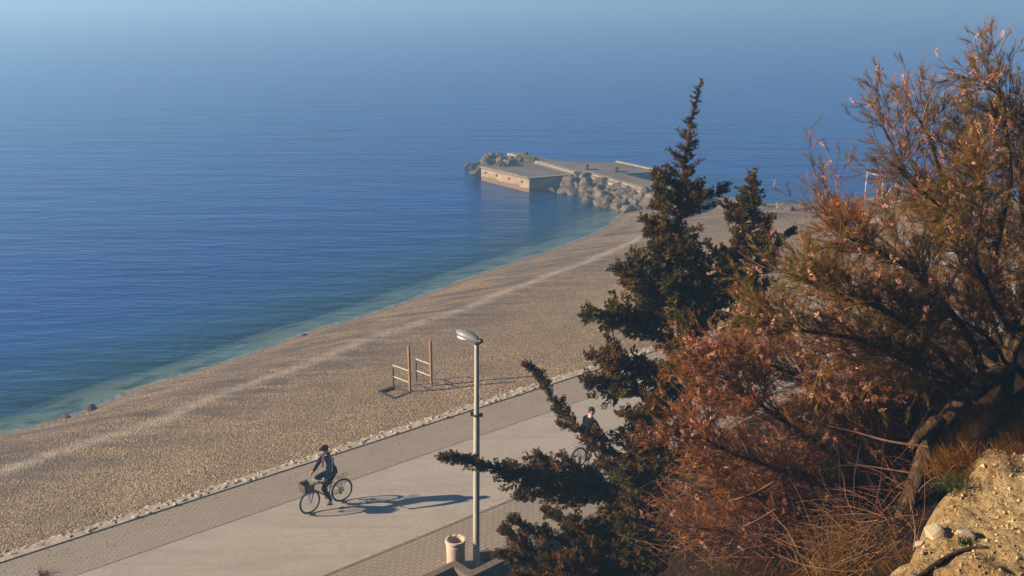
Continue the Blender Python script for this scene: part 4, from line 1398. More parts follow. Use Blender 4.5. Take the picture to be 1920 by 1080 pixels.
def conifer(name, label, boughs, trunk, y0, seed, spire=None, trunk_r=0.11, dead=0.25, dens=1.0, extra=0, group=None, bark=None):
    """boughs: (pixel polyline, foliage radius in px, depth at the tip in metres). Pixels give the
    outline; every bough gets a depth of its own round the trunk."""
    rng = np.random.default_rng(seed)
    ppm = F_PX / (y0 / math.cos(PITCH)) * 0.98
    tp = catmull(np.array([on_y(x, y, y0 + dy) for x, y, dy in trunk]), 8)
    root = empty(name, tuple(tp[0]))
    tag(root, label, 'conifer', group)
    wood, tufts_p, tufts_d, tufts_s = [], [], [], []
    n = len(tp)
    rad = np.interp(np.linspace(0, 1, n), [0, 0.3, 0.8, 1], [trunk_r, trunk_r * 0.72, trunk_r * 0.25, 0.008])
    tmb = MB().tube(tp, rad, 9)
    def add_bough(pts, r, n_side=None):
        P = catmull(pts, 7)
        seg = np.linalg.norm(np.diff(P, axis=0), axis=1); L = seg.sum()
        K = len(P)
        wood.append((P, np.linspace(0.012 + 0.012 * L, 0.005, K)))
        # secondary shoots in a flattened ragged plume round the bough
        N = int(max(10, L / 0.0125 * dens))
        t = rng.uniform(0.10, 1.0, N) ** 0.85
        idx = t * (K - 1.001); i = idx.astype(int); f = (idx - i)[:, None]
        B = P[i] * (1 - f) + P[i + 1] * f
        T = norm(P[i + 1] - P[i])
        rr = r * (0.30 + 0.80 * np.sin(np.pi * np.clip(0.12 + t * 0.86, 0, 1)) ** 0.8) * rng.uniform(0.35, 1.12, N)
        # lumpy clumps: the radius varies along the bough
        ph = rng.uniform(0, 6.28); rr *= 0.80 + 0.38 * np.sin(t * L * 9.0 + ph)
        U = norm(np.cross(T, np.array([[0, 0, 1.0]])) + 1e-6)
        W = np.cross(U, T)
        a = rng.uniform(0, 6.28, N)
        O = np.cos(a)[:, None] * U + np.sin(a)[:, None] * W
        D = norm(O * 0.9 + T * 0.75 + np.array([0, 0, 0.35]) + rng.normal(0, 0.2, (N, 3)))
        q = B + O * (rr * rng.uniform(0.05, 0.70, N))[:, None]
        tufts_p.append(q); tufts_d.append(D); tufts_s.append(np.clip(rr * 1.15, min(0.09, r * 0.8), 0.30) * rng.uniform(0.8, 1.25, N))
        tip = P[-1][None] + rng.normal(0, 0.02, (3, 3))
        tufts_p.append(tip); tufts_d.append(norm(T[-1:] + rng.normal(0, 0.25, (3, 3)))); tufts_s.append(np.full(3, min(0.14, r * 0.6)))
    for px, r, dz in boughs:
        k = len(px)
        b = np.array([on_y(x, y, y0 + dz * (j / (k - 1)) ** 1.0) for j, (x, y) in enumerate(px)])
        b[1:-1] += rng.normal(0, 0.04, b[1:-1].shape)
        add_bough(b, r / ppm * ((1.4 if r >= 17 else 1.15) if px[-1][1] > 440 else 1.1))
    if spire:
        # short ascending side shoots all the way round the leader
        ys = np.linspace(spire[0][1], spire[-1][1], int(abs(spire[-1][1] - spire[0][1]) / 6.5))
        for yv in ys:
            hw = np.interp(yv, [s_[1] for s_ in spire], [s_[2] for s_ in spire]) / ppm
            cx = np.interp(yv, [s_[1] for s_ in spire], [s_[0] for s_ in spire])
            c = on_y(cx, yv, y0)
            for _ in range(3):
                a = rng.uniform(0, 6.28)
                l = hw * rng.uniform(0.25, 1.35)
                d = np.array([math.cos(a), math.sin(a), 0])
                e = c + d * l + np.array([0, 0, l * rng.uniform(-0.1, 0.7)])
                add_bough(np.array([c, (c + e) / 2 + [0, 0, -0.02], e]), min(0.085, hw * 0.26))
    # inner boughs all round the trunk, away from and towards the camera, to give the crown depth
    for _ in range(extra):
        t = rng.uniform(0.05, 0.62)
        c = tp[int(t * (n - 1))]
        a = rng.uniform(0, 6.28)
        l = rng.uniform(0.35, 0.85) * (1.15 - t)
        d = np.array([math.cos(a) * 0.75, math.sin(a), rng.uniform(-0.15, 0.35)])
        e = c + d * l
        add_bough(np.array([c, c + d * l * 0.55 + [0, 0, -0.08], e]), rng.uniform(0.14, 0.24))
    Pp, Dd, Ss = np.concatenate(tufts_p), np.concatenate(tufts_d), np.concatenate(tufts_s)
    N = len(Pp)
    # living green and dead brown foliage in patches
    patch = vnoise(np.c_[Pp[:, 0] + 3 * Pp[:, 1], Pp[:, 2] + Pp[:, 1]], 2.1, seed) + 0.5 * vnoise(np.c_[Pp[:, 0], Pp[:, 2] * 1.3], 5.0, seed + 1)
    brown = smoothstep(0.55 - dead * 1.6, 0.95 - dead * 1.6, patch + rng.normal(0, 0.22, N))
    g = np.array([0.070, 0.050, 0.009]); bcol = np.array([0.140, 0.064, 0.017]); yel = np.array([0.125, 0.095, 0.016])
    colr = g + (yel - g) * (rng.uniform(size=(N, 1)) ** 2.2) * 0.9
    colr = colr * (1 - brown[:, None]) + bcol * brown[:, None] * rng.uniform(0.6, 1.4, (N, 1))
    colr *= rng.uniform(0.65, 1.35, (N, 1))
    parts, tints = [], []
    for v_ in range(4):
        TV, TF = tuft_template(rng)
        sel = np.arange(N) % 4 == v_
        V, Fc = scatter(TV, TF, Pp[sel], Dd[sel], Ss[sel] * 1.25, rng)
        parts.append((V, Fc)); tints.append(np.repeat(colr[sel], len(TV), 0))
    V, Fs = joined(parts)
    cr = obj('crown', make_mesh('crown', V, Fs, False, tint=np.concatenate(tints)), MAT_LEAF)
    for P, r in wood:
        tmb.tube(P, r, 5, cap=False)
    to = obj('trunk', tmb, [bark or MAT_BARK, MAT_BARK]); smooth_shade(to, 80)
    mi = np.ones(len(to.data.polygons), np.int32); mi[:(n - 1) * 9] = 0      # the bare stem first, then the boughs
    to.data.polygons.foreach_set('material_index', mi)
    for o in (to, cr):
        o.parent = root
        o.matrix_parent_inverse = Matrix.Translation(root.location).inverted()
    return root

JY = 15.0
J1_TRUNK = [(1190, 1100, 0), (1205, 1000, 0), (1235, 860, 0), (1258, 700, 0), (1266, 560, 0), (1268, 470, 0), (1272, 400, 0), (1283, 310, 0), (1297, 220, 0), (1314, 150, 0)]
J1 = [
    ([(1278, 350), (1250, 340), (1230, 322)], 16, 0.1), ([(1276, 375), (1250, 372), (1232, 352)], 17, -0.2), ([(1280, 352), (1325, 362), (1364, 350)], 15, 0.1),
    ([(1274, 385), (1300, 372), (1325, 366)], 18, -0.25), ([(1272, 395), (1245, 392), (1226, 384)], 16, 0.2), ([(1272, 400), (1290, 400), (1306, 384)], 20, 0.25),
    ([(1270, 430), (1235, 425), (1206, 408)], 19, -0.1), ([(1270, 445), (1240, 445), (1214, 437)], 19, 0.2), ([(1270, 440), (1290, 440), (1308, 425)], 17, -0.2), ([(1268, 470), (1250, 468), (1230, 462)], 20, -0.3),
    ([(1268, 490), (1290, 485), (1312, 470)], 15, 0.3), ([(1267, 500), (1245, 500), (1226, 490)], 20, 0.2),
    ([(1266, 560), (1215, 530), (1185, 515), (1154, 502)], 23, -0.1), ([(1266, 570), (1220, 548), (1176, 532)], 21, 0.3), ([(1266, 560), (1240, 540), (1215, 508)], 22, 0.2),
    ([(1266, 540), (1310, 520), (1350, 505)], 22, 0.1), ([(1264, 575), (1310, 560), (1352, 545)], 24, -0.3), ([(1262, 600), (1300, 600), (1345, 580)], 26, 0.3),
    ([(1260, 640), (1195, 605), (1150, 595), (1100, 590)], 20, -0.2), ([(1258, 655), (1205, 625), (1165, 610)], 19, 0.3), ([(1258, 620), (1225, 590), (1205, 575)], 22, 0.1),
    ([(1255, 710), (1195, 680), (1150, 668), (1110, 664)], 20, 0.1), ([(1250, 730), (1180, 690), (1135, 678)], 18, -0.4), ([(1256, 700), (1300, 680), (1335, 655)], 26, -0.2),
    ([(1245, 770), (1180, 735), (1135, 720), (1098, 712)], 20, -0.2), ([(1245, 765), (1190, 742), (1140, 722)], 18, 0.3), ([(1250, 760), (1295, 740), (1330, 720)], 26, 0.2),
    ([(1235, 860), (1160, 850), (1110, 836), (1072, 800), (1040, 748), (1012, 708), (988, 685)], 14, -0.4), ([(1220, 860), (1150, 825), (1095, 806), (1046, 792)], 11, 0.2),
    ([(1240, 800), (1200, 790), (1165, 775)], 18, 0.4), ([(1238, 830), (1200, 815), (1170, 805)], 20, -0.2),
    ([(1225, 930), (1150, 915), (1060, 900), (980, 885), (920, 872), (868, 862), (826, 856)], 15, -0.7), ([(1200, 940), (1100, 915), (1020, 900), (960, 885), (905, 868)], 18, -0.3),
    ([(1150, 915), (1060, 910), (1000, 922), (968, 930)], 15, -0.5), ([(1120, 905), (1060, 880), (1025, 862), (1005, 848)], 13, -0.2), ([(1130, 900), (1080, 880), (1050, 852)], 14, 0.2),
    ([(1200, 930), (1120, 920), (1040, 915), (985, 905)], 20, 0.1), ([(1180, 925), (1100, 935), (1030, 938)], 16, -0.5), ([(1215, 905), (1150, 895), (1100, 886)], 20, 0.3), ([(1215, 885), (1170, 868), (1130, 858)], 20, -0.1),
    ([(1240, 820), (1290, 800), (1330, 780)], 28, 0.1), ([(1238, 860), (1290, 850), (1335, 830)], 28, -0.3), ([(1230, 900), (1280, 900), (1330, 890)], 30, 0.2), ([(1225, 940), (1280, 950), (1335, 950)], 30, -0.2),
    ([(1220, 980), (1270, 990), (1340, 1000)], 30, 0.0), ([(1225, 950), (1180, 950), (1130, 955)], 28, -0.6), ([(1230, 930), (1190, 900), (1170, 885)], 26, -0.8), ([(1240, 880), (1225, 850), (1215, 830)], 28, -0.9), ([(1250, 800), (1235, 770), (1220, 750)], 28, -0.8),
    ([(1255, 730), (1270, 700), (1285, 690)], 26, -0.8), ([(1262, 640), (1275, 620), (1290, 610)], 24, -0.7), ([(1266, 560), (1255, 540), (1250, 530)], 24, -0.6), ([(1268, 500), (1275, 480), (1280, 470)], 20, -0.5),
]
SP1 = [(1316, 148, 5), (1306, 180, 12), (1297, 215, 14), (1290, 250, 18), (1284, 290, 22), (1278, 330, 27), (1272, 390, 28), (1270, 440, 26), (1268, 520, 30)]
conifer('conifer_tree', 'tallest dark conifer with bent narrow spire and ragged boughs in front of the promenade', J1, J1_TRUNK, JY, 5, SP1, 0.12, 0.28, 1.0, 60)

J2 = [
    ([(1378, 480), (1350, 468), (1325, 456)], 13, -0.1), ([(1380, 482), (1430, 470), (1470, 448), (1490, 434)], 12, 0.1), ([(1376, 515), (1415, 500), (1455, 488)], 15, -0.2), ([(1372, 545), (1330, 525), (1300, 520)], 18, 0.1),
    ([(1372, 520), (1350, 505), (1322, 490)], 16, 0.25), ([(1368, 570), (1400, 548), (1440, 530)], 18, 0.2), ([(1362, 600), (1320, 585), (1290, 575)], 22, 0.0), ([(1360, 640), (1400, 610), (1420, 590)], 20, -0.2),
    ([(1350, 690), (1310, 660), (1290, 640)], 24, 0.2), ([(1345, 700), (1385, 680), (1400, 650)], 22, 0.2), ([(1374, 500), (1380, 480), (1390, 470)], 18, -0.4), ([(1370, 560), (1365, 540), (1360, 530)], 20, -0.5),
    ([(1402, 372), (1406, 355), (1411, 335)], 11, -0.1), ([(1398, 400), (1392, 385), (1388, 370)], 12, 0.1), ([(1400, 395), (1412, 390), (1422, 380)], 12, -0.1), ([(1395, 420), (1425, 420), (1446, 408)], 13, 0.1), ([(1392, 430), (1415, 440), (1436, 436)], 13, -0.1), ([(1395, 400), (1378, 405), (1372, 398)], 13, 0.1),
]
SP2 = [(1414, 316, 8), (1408, 345, 18), (1402, 375, 26), (1396, 405, 36), (1390, 440, 32), (1380, 480, 30), (1374, 540, 34)]
conifer('conifer_tree', 'smaller brownish conifer with pale bare stem just right of the tallest conifer', J2,
        [(1330, 800, 0), (1345, 710, 0), (1366, 590, 0), (1376, 500, 0), (1388, 440, 0), (1400, 380, 0), (1415, 316, 0)], 15.8, 9, SP2, 0.06, 0.36, 1.0, 12, bark=MAT_PALEBARK)

J3 = [
    ([(1150, 1110), (1060, 1020), (1000, 990), (955, 972)], 15, -0.3), ([(1120, 1110), (1010, 1040), (965, 1010), (943, 990)], 16, 0.1), ([(1120, 1120), (1020, 1060), (960, 1045), (932, 1040)], 16, -0.2), ([(1130, 1120), (1030, 1090), (965, 1080)], 20, 0.0),
    ([(1150, 1100), (1090, 1010), (1050, 975), (1022, 957)], 15, 0.2), ([(1160, 1100), (1110, 1010), (1075, 975)], 20, -0.2), ([(1170, 1100), (1150, 1020), (1120, 980)], 22, 0.2), ([(1180, 1100), (1180, 1010), (1165, 975)], 22, -0.3),
    ([(1190, 1100), (1230, 1030), (1250, 1000)], 24, 0.1), ([(1190, 1110), (1260, 1060), (1300, 1040)], 24, -0.1), ([(1160, 1110), (1120, 1060), (1080, 1040)], 24, -0.5), ([(1170, 1110), (1180, 1060), (1190, 1040)], 24, -0.5),
    ([(1150, 1110), (1080, 1070), (1020, 1050)], 22, -0.5), ([(1190, 1120), (1280, 1100), (1340, 1090)], 24, -0.2), ([(1200, 1120), (1270, 1070), (1330, 1030)], 24, 0.2), ([(1200, 1120), (1300, 1110), (1370, 1070)], 22, -0.1), ([(1190, 1110), (1220, 1060), (1250, 1030)], 26, -0.5), ([(1190, 1110), (1250, 1080), (1305, 1068)], 28, -0.6), ([(1210, 1120), (1270, 1092), (1325, 1055)], 28, -0.5),
]
conifer('conifer_shrub', 'low spreading conifer shrub with rusty patches growing behind the low wall', J3, [(1160, 1150, 0), (1150, 1090, 0), (1140, 1030, 0)], 13.2, 17, None, 0.06, 0.36, 1.0, 26)

# ---- tamarisks: arching limbs, feathery olive sprays and pinkish seed heads
def feather_template(rng, n=26):
    V, F = [], []
    for i in range(n):
        t = rng.uniform(0.05, 1.0)
        a = rng.uniform(0, 6.28)
        b = np.array([0, 0, t * 0.8])
        d = np.array([math.cos(a) * 0.55, math.sin(a) * 0.55, 1.0]); d /= np.linalg.norm(d)
        l = rng.uniform(0.22, 0.42)
        w = np.cross(d, rng.normal(size=3)); w /= np.linalg.norm(w); w *= rng.uniform(0.008, 0.014)
        k = len(V)
        V += [b - w, b + w, b + d * l]
        F.append([k, k + 1, k + 2])
    return np.array(V), np.array(F)
def seed_template(rng, n=16):
    V, F = [], []
    for i in range(n):
        t = i / (n - 1)
        a = rng.uniform(0, 6.28)
        r = 0.16 * math.sin(math.pi * (0.15 + 0.75 * t))
        c = np.array([r * math.cos(a), r * math.sin(a), t]) + rng.normal(0, 0.02, 3)
        s = rng.uniform(0.06, 0.11)
        k = len(V)
        q = rng.normal(size=(4, 3)); q = np.array([[1, 1, 1], [1, -1, -1], [-1, 1, -1], [-1, -1, 1.0]]) + q * 0.3
        V += list(c + q * s * 0.6)
        F += [[k, k + 1, k + 2], [k, k + 3, k + 1], [k, k + 2, k + 3], [k + 1, k + 3, k + 2]]
    return np.array(V), np.array(F)

def sample_on(P, R, N, rng, lo=0.15):
    """N random stations on a batch of polylines P (M,K,3)"""
    Mn, K, _ = P.shape
    i = rng.integers(0, Mn, N)
    t = rng.uniform(lo, 1.0, N) * (K - 1.001)
    j = t.astype(int); f = (t - j)[:, None]
    return P[i, j] * (1 - f) + P[i, j + 1] * f, norm(P[i, j + 1] - P[i, j]), i, t / (K - 1)

def tamarisk(name, label, limbs, y0, seed, n2, n3, bias, leafy=1.0, seedy=0.35, spread=0.9, sub_len=(0.5, 1.2), red=0.3, gloom=None):
    rng = np.random.default_rng(seed)
    root = empty(name, tuple(on_y(*limbs[0][0][0][:2], y0 + limbs[0][0][0][2])))
    tag(root, label, 'tree')
    thick = MB()
    S, Sd, W = [], [], []
    for pts, r0, r1, weight in limbs:
        P = catmull(np.array([on_y(x, y, y0 + dz) for x, y, dz in pts]), 9)
        P[1:-1] += rng.normal(0, 0.003, P[1:-1].shape)
        thick.tube(P, np.linspace(r0, r1, len(P)), 8, cap=True)
        L = np.linalg.norm(np.diff(P, axis=0), axis=1).sum()
        k = int(n2 * weight * L)
        if k:
            t = rng.uniform(0.12, 1.0, k) * (len(P) - 1.001); j = t.astype(int); f = (t - j)[:, None]
            S.append(P[j] * (1 - f) + P[j + 1] * f); Sd.append(norm(P[j + 1] - P[j]))
            W.append(np.full(k, 1.0))
    S, Sd = np.concatenate(S), np.concatenate(Sd)
    N = len(S)
    D = norm(Sd * 0.8 + rng.normal(0, spread * 0.55, (N, 3)) + np.asarray(bias))
    L = rng.uniform(*sub_len, N)
    sub = grow(S, D, L, 7, 0.13, np.asarray(bias) * 0.12, rng)
    tw = []
    rad = np.linspace(1, 0.3, 7)[None] * (0.004 + 0.006 * L[:, None])
    tw.append(batch_tubes(sub, rad, 4))
    colw = lambda n_, k: np.repeat(np.array([0.11, 0.042, 0.020])[None] * rng.uniform(0.35, 1.0, (n_, 1)) + rng.uniform(0, 1, (n_, 1)) ** 3 * np.array([0.16, 0.09, 0.06]), k, 0)
    tt = [colw(N, 28)]
    # fine twigs
    N3 = int(N * n3)
    p3, d3, i3, t3 = sample_on(sub, None, N3, rng, 0.1)
    D3 = norm(d3 * 0.9 + rng.normal(0, 0.42, (N3, 3)) + np.asarray(bias) * 0.35)
    L3 = rng.uniform(0.18, 0.5, N3)
    fine = grow(p3, D3, L3, 5, 0.10, (0, 0, 0.02), rng)
    tw.append(batch_tubes(fine, np.linspace(1, 0.5, 5)[None] * rng.uniform(0.0026, 0.0050, (N3, 1)), 3))
    tt.append(colw(N3, 15))
    V, Fs = joined(tw)
    parts = [('twigs', make_mesh('twigs', V, Fs, False, tint=np.clip(np.concatenate(tt), 0, 1)), MAT_TWIG)]
    # feathery leaf sprays
    NL = int(N3 * 3.2 * leafy)
    pl, dl, il, tl = sample_on(fine, None, NL, rng, 0.05)
    DL = norm(dl + rng.normal(0, 0.35, (NL, 3)))
    hue = vnoise(np.c_[pl[:, 0] + pl[:, 1], pl[:, 2]], 1.1, seed + 3) + rng.normal(0, 0.35, NL)
    rust = smoothstep(0.5 - red * 1.6, 1.1 - red * 1.6, hue)
    olive = np.array([0.19, 0.12, 0.017]); rustc = np.array([0.30, 0.108, 0.022])
    cl = (olive * (1 - rust[:, None]) + rustc * rust[:, None]) * rng.uniform(0.55, 1.5, (NL, 1))
    pa, ta = [], []
    for v_ in range(3):
        TV, TF = feather_template(rng)
        s_ = np.arange(NL) % 3 == v_
        V, F_ = scatter(TV, TF, pl[s_], DL[s_], rng.uniform(0.14, 0.26, s_.sum()), rng)
        pa.append((V, F_)); ta.append(np.repeat(cl[s_], len(TV), 0))
    V, Fs = joined(pa)
    parts.append(('crown', make_mesh('crown', V, Fs, False, tint=np.clip(np.concatenate(ta), 0, 1)), MAT_FEATHER))
    # seed heads near the ends of the shoots
    NS = int(N3 * seedy)
    ps, ds, is_, ts = sample_on(fine, None, NS, rng, 0.55)
    clump = vnoise(np.c_[ps[:, 0] + 0.7 * ps[:, 1], ps[:, 2]], 2.6, seed + 9)
    k = clump + rng.normal(0, 0.3, NS) > -0.05
    ps, ds = ps[k], ds[k]; NS = len(ps)
    DS = norm(ds + rng.normal(0, 0.5, (NS, 3)) + np.array([0, 0, 0.35]))
    cs = np.array([0.54, 0.27, 0.165])[None] * rng.uniform(0.45, 1.35, (NS, 1)) * (1 + rng.normal(0, 0.06, (NS, 3)))
    pa, ta = [], []
    for v_ in range(3):
        TV, TF = seed_template(rng)
        s_ = np.arange(NS) % 3 == v_
        V, F_ = scatter(TV, TF, ps[s_], DS[s_], rng.uniform(0.05, 0.11, s_.sum()), rng)
        pa.append((V, F_)); ta.append(np.repeat(cs[s_], len(TV), 0))
    V, Fs = joined(pa)
    parts.append(('seed_heads', make_mesh('seed_heads', V, Fs, False, tint=np.clip(np.concatenate(ta), 0, 0.9)), MAT_SEED))
    tr_ = obj('trunk', thick, MAT_BARK); smooth_shade(tr_, 80)
    tr_.parent = root; tr_.matrix_parent_inverse = Matrix.Translation(root.location).inverted()
    for nm, me, mt in parts:
        o = obj(nm, me, mt)
        o.parent = root; o.matrix_parent_inverse = Matrix.Translation(root.location).inverted()
    return root

T1 = [
    ([(1682, 1010, -0.1), (1700, 950, -0.1), (1722, 890, 0), (1740, 840, 0.1), (1768, 795, 0.2), (1805, 752, 0.4), (1850, 716, 0.6), (1888, 690, 0.8)], 0.105, 0.11, 0.0),
    ([(1880, 760, 0.8), (1890, 690, 0.8), (1896, 620, 0.8), (1882, 575, 0.8), (1848, 530, 0.8), (1815, 497, 0.8), (1801, 470, 0.8), (1803, 445, 0.8), (1812, 425, 0.8), (1798, 395, 0.8), (1775, 350, 0.7), (1755, 300, 0.6), (1738, 250, 0.5), (1718, 215, 0.4)], 0.10, 0.008, 0.75),
    ([(1882, 575, 0.8), (1862, 500, 0.6), (1876, 420, 0.4), (1893, 330, 0.3), (1886, 250, 0.3), (1880, 200, 0.2), (1868, 160, 0.1)], 0.06, 0.006, 0.75),
    ([(1812, 425, 0.8), (1830, 350, 0.8), (1828, 300, 0.8), (1822, 240, 0.9)], 0.03, 0.006, 0.7),
    ([(1890, 690, 0.8), (1912, 580, 1.2), (1920, 430, 1.4), (1914, 330, 1.3), (1920, 265, 1.2)], 0.09, 0.010, 0.8),
    ([(1895, 660, 0.8), (1945, 560, 0.6), (1965, 400, 0.5), (1952, 300, 0.4), (1940, 245, 0.3)], 0.08, 0.010, 0.7),
    ([(1860, 470, 0.6), (1800, 412, 0.2), (1740, 370, 0.0), (1700, 330, -0.1), (1672, 270, -0.2)], 0.025, 0.005, 0.75),
    ([(1848, 715, 0.6), (1822, 640, 0.2), (1770, 570, 0.0), (1700, 500, -0.2), (1640, 470, -0.3), (1600, 450, -0.4), (1570, 435, -0.4)], 0.05, 0.006, 0.75),
    ([(1770, 570, 0.0), (1700, 490, 0.4), (1630, 430, 0.6), (1580, 390, 0.7), (1556, 366, 0.7)], 0.025, 0.005, 0.25),
    ([(1825, 735, 0.5), (1760, 660, 0.0), (1690, 600, -0.3), (1620, 565, -0.5), (1570, 548, -0.6), (1530, 540, -0.5)], 0.045, 0.006, 1.0),
    ([(1800, 755, 0.4), (1720, 690, 0.0), (1620, 640, -0.3), (1540, 625, -0.4), (1490, 620, -0.4), (1450, 620, -0.3)], 0.04, 0.006, 1.1),
    ([(1890, 690, 0.8), (1850, 600, 1.2), (1780, 550, 1.6), (1720, 500, 1.9), (1680, 450, 2.0)], 0.05, 0.006, 0.8),
    ([(1880, 700, 0.8), (1800, 640, 1.4), (1700, 590, 1.9), (1620, 570, 2.2), (1540, 560, 2.3)], 0.05, 0.006, 0.8),
    ([(1760, 790, 0.2), (1745, 800, 0.1), (1725, 818, 0.0), (1708, 836, -0.1)], 0.10, 0.045, 0.0),
    ([(1896, 620, 0.8), (1860, 560, 0.2), (1830, 480, -0.3), (1840, 390, -0.5), (1846, 320, -0.6)], 0.04, 0.006, 0.8),
    ([(1880, 720, 1.2), (1800, 680, 1.8), (1700, 650, 2.2), (1610, 640, 2.4)], 0.035, 0.005, 1.3),
    ([(1890, 690, 1.0), (1850, 570, 1.8), (1790, 460, 2.2), (1745, 400, 2.3)], 0.035, 0.005, 1.1),
    ([(1900, 640, 1.2), (1892, 530, 2.0), (1880, 440, 2.2)], 0.03, 0.005, 1.1),
    ([(1830, 740, 0.6), (1740, 690, 0.3), (1660, 665, 0.0)], 0.03, 0.005, 1.4),
    ([(1890, 690, 0.8), (1860, 640, 0.3), (1800, 600, 0.0), (1750, 590, -0.2)], 0.03, 0.005, 1.3),
]
tamarisk('tamarisk_tree', 'big wind bent tamarisk with leaning trunk and pink seed heads above the sandy bluff', T1, 10.6, 41, 13, 6.0, (-0.36, -0.05, 0.42), 1.0, 2.0, 0.9, (0.25, 0.72), 0.2)
T2 = [
    ([(1640, 930, 0.3), (1560, 850, 0.1), (1470, 790, -0.1), (1400, 740, -0.2), (1340, 690, -0.2)], 0.05, 0.006, 1.2),
    ([(1640, 930, 0.3), (1590, 800, 0.2), (1520, 720, 0.1), (1460, 690, 0.0), (1400, 665, 0.0)], 0.05, 0.006, 1.2),
    ([(1640, 930, 0.3), (1540, 900, 0.0), (1430, 870, -0.3), (1350, 840, -0.5), (1290, 800, -0.5)], 0.045, 0.006, 1.1),
    ([(1640, 930, 0.3), (1620, 800, 0.6), (1565, 720, 0.9), (1500, 660, 1.0), (1445, 620, 1.0)], 0.045, 0.006, 1.2),
    ([(1640, 930, 0.3), (1520, 940, -0.1), (1420, 930, -0.3), (1340, 900, -0.4)], 0.04, 0.006, 0.9),
    ([(1640, 930, 0.3), (1650, 800, 0.1), (1620, 700, -0.1), (1570, 640, -0.3)], 0.04, 0.006, 1.1),
    ([(1650, 930, 0.3), (1690, 830, 0.5), (1690, 740, 0.6), (1650, 660, 0.6)], 0.04, 0.006, 1.0),
    ([(1640, 940, 0.3), (1500, 990, -0.2), (1400, 1000, -0.3), (1320, 990, -0.3)], 0.04, 0.006, 0.7),
]
tamarisk('tamarisk_shrub', 'tangled rusty tamarisk shrub of arching twigs left of the leaning trunk', T2, 11.4, 43, 17, 5.5, (-0.34, -0.05, 0.22), 0.65, 2.4, 0.95, (0.3, 0.8), 0.65)

# ---- bare dead twigs under the tamarisks
def dead_twigs(name, label, N, region, ys, lens, seed, rad, cols, kind=None):
    rng = np.random.default_rng(seed)
    P0 = []
    while len(P0) < N:
        px, py = rng.uniform(region[0], region[2]), rng.uniform(region[1], region[3])
        h0 = hill_hit(px, py, 6.0)
        if h0 is None or h0[1] > 16: continue
        P0.append(h0 + [0, 0, rng.uniform(0.0, 0.55)])
    P0 = np.array(P0)
    a = rng.normal(math.radians(150), 0.75, N)
    D = np.stack([np.cos(a), rng.normal(0, 0.5, N), np.sin(a) * 0.8], 1)
    P = grow(P0, D, rng.uniform(*lens, N), 8, 0.10, (-0.02, 0, -0.05), rng)
    V, F_ = batch_tubes(P, np.linspace(1, 0.35, 8)[None] * rng.uniform(*rad, (N, 1)), 4)
    cc_ = np.array(cols[0])[None] + (np.array(cols[1]) - np.array(cols[0]))[None] * rng.uniform(0, 1, (N, 1)) ** 2
    o = obj(name, make_mesh(name, V, [F_], False, tint=np.repeat(cc_, 32, 0)), MAT_TWIG)
    o['kind'] = 'stuff'
    return o
dead_twigs('undergrowth', '', 1200, (1225, 740, 1720, 1085), (10.4, 12.6), (0.35, 1.0), 61, (0.0025, 0.0065), ((0.07, 0.022, 0.009), (0.22, 0.095, 0.045)))
# a few thick pale dead branches
BR = [([(1560, 800, 10.2), (1610, 812, 10.2), (1670, 828, 10.1), (1740, 838, 10.0)], 0.016, 'long pale bare branch reaching left from the leaning trunk'),
      ([(1365, 940, 10.4), (1395, 932, 10.4), (1420, 922, 10.5), (1450, 905, 10.6)], 0.020, 'short reddish broken branch sticking out of the shrub above the black gap'),
      ([(1590, 868, 9.9), (1640, 876, 9.9), (1715, 888, 9.8)], 0.011, 'thin pale branch below the long bare one against the leaning trunk'),
      ([(1392, 988, 10.2), (1420, 975, 10.2), (1455, 955, 10.3)], 0.013, 'small pale snapped branch low in the shrub under the reddish one')]
for pts, r, lab in BR:
    P = catmull(np.array([on_y(x, y, d) for x, y, d in pts]), 6)
    o = obj('dead_branch', MB().tube(P, np.linspace(r * 0.5, r, len(P)), 7), MAT_REDBARK)
    smooth_shade(o, 80)
    tag(o, lab, 'branch')
MAT_PALESTONE = plain('pale_stone', (0.36, 0.28, 0.175), 0.9, var=0.25, scale=14, bump=0.5)
# root lying across the sand
P = []
for px, py in ((1708, 1100), (1735, 1078), (1765, 1056), (1795, 1040), (1822, 1032), (1850, 1030)):
    q = bluff_hit(px, py); P.append(q + [0, 0, 0.012])
P = catmull(np.array(P), 6)
o = obj('root', MB().tube(P, np.linspace(0.022, 0.012, len(P)), 8), MAT_BARK); smooth_shade(o, 80)
tag(o, 'brown curved root lying across the pale sandy bluff', 'root')
for px, py, s_, lab in ((1752, 1000, 0.10, 'pale angular stone at the left edge of the sandy bluff'), (1808, 1002, 0.075, 'pale flat stone beside the small green plant on the bluff'), (1730, 1022, 0.06, 'small white stone below the angular one on the bluff edge')):
    q = bluff_hit(px, py)
    o = rock(q, s_ * 0.75, lab, None, 0.7)
    o.data = o.data.copy(); o.data.materials[0] = MAT_PALESTONE

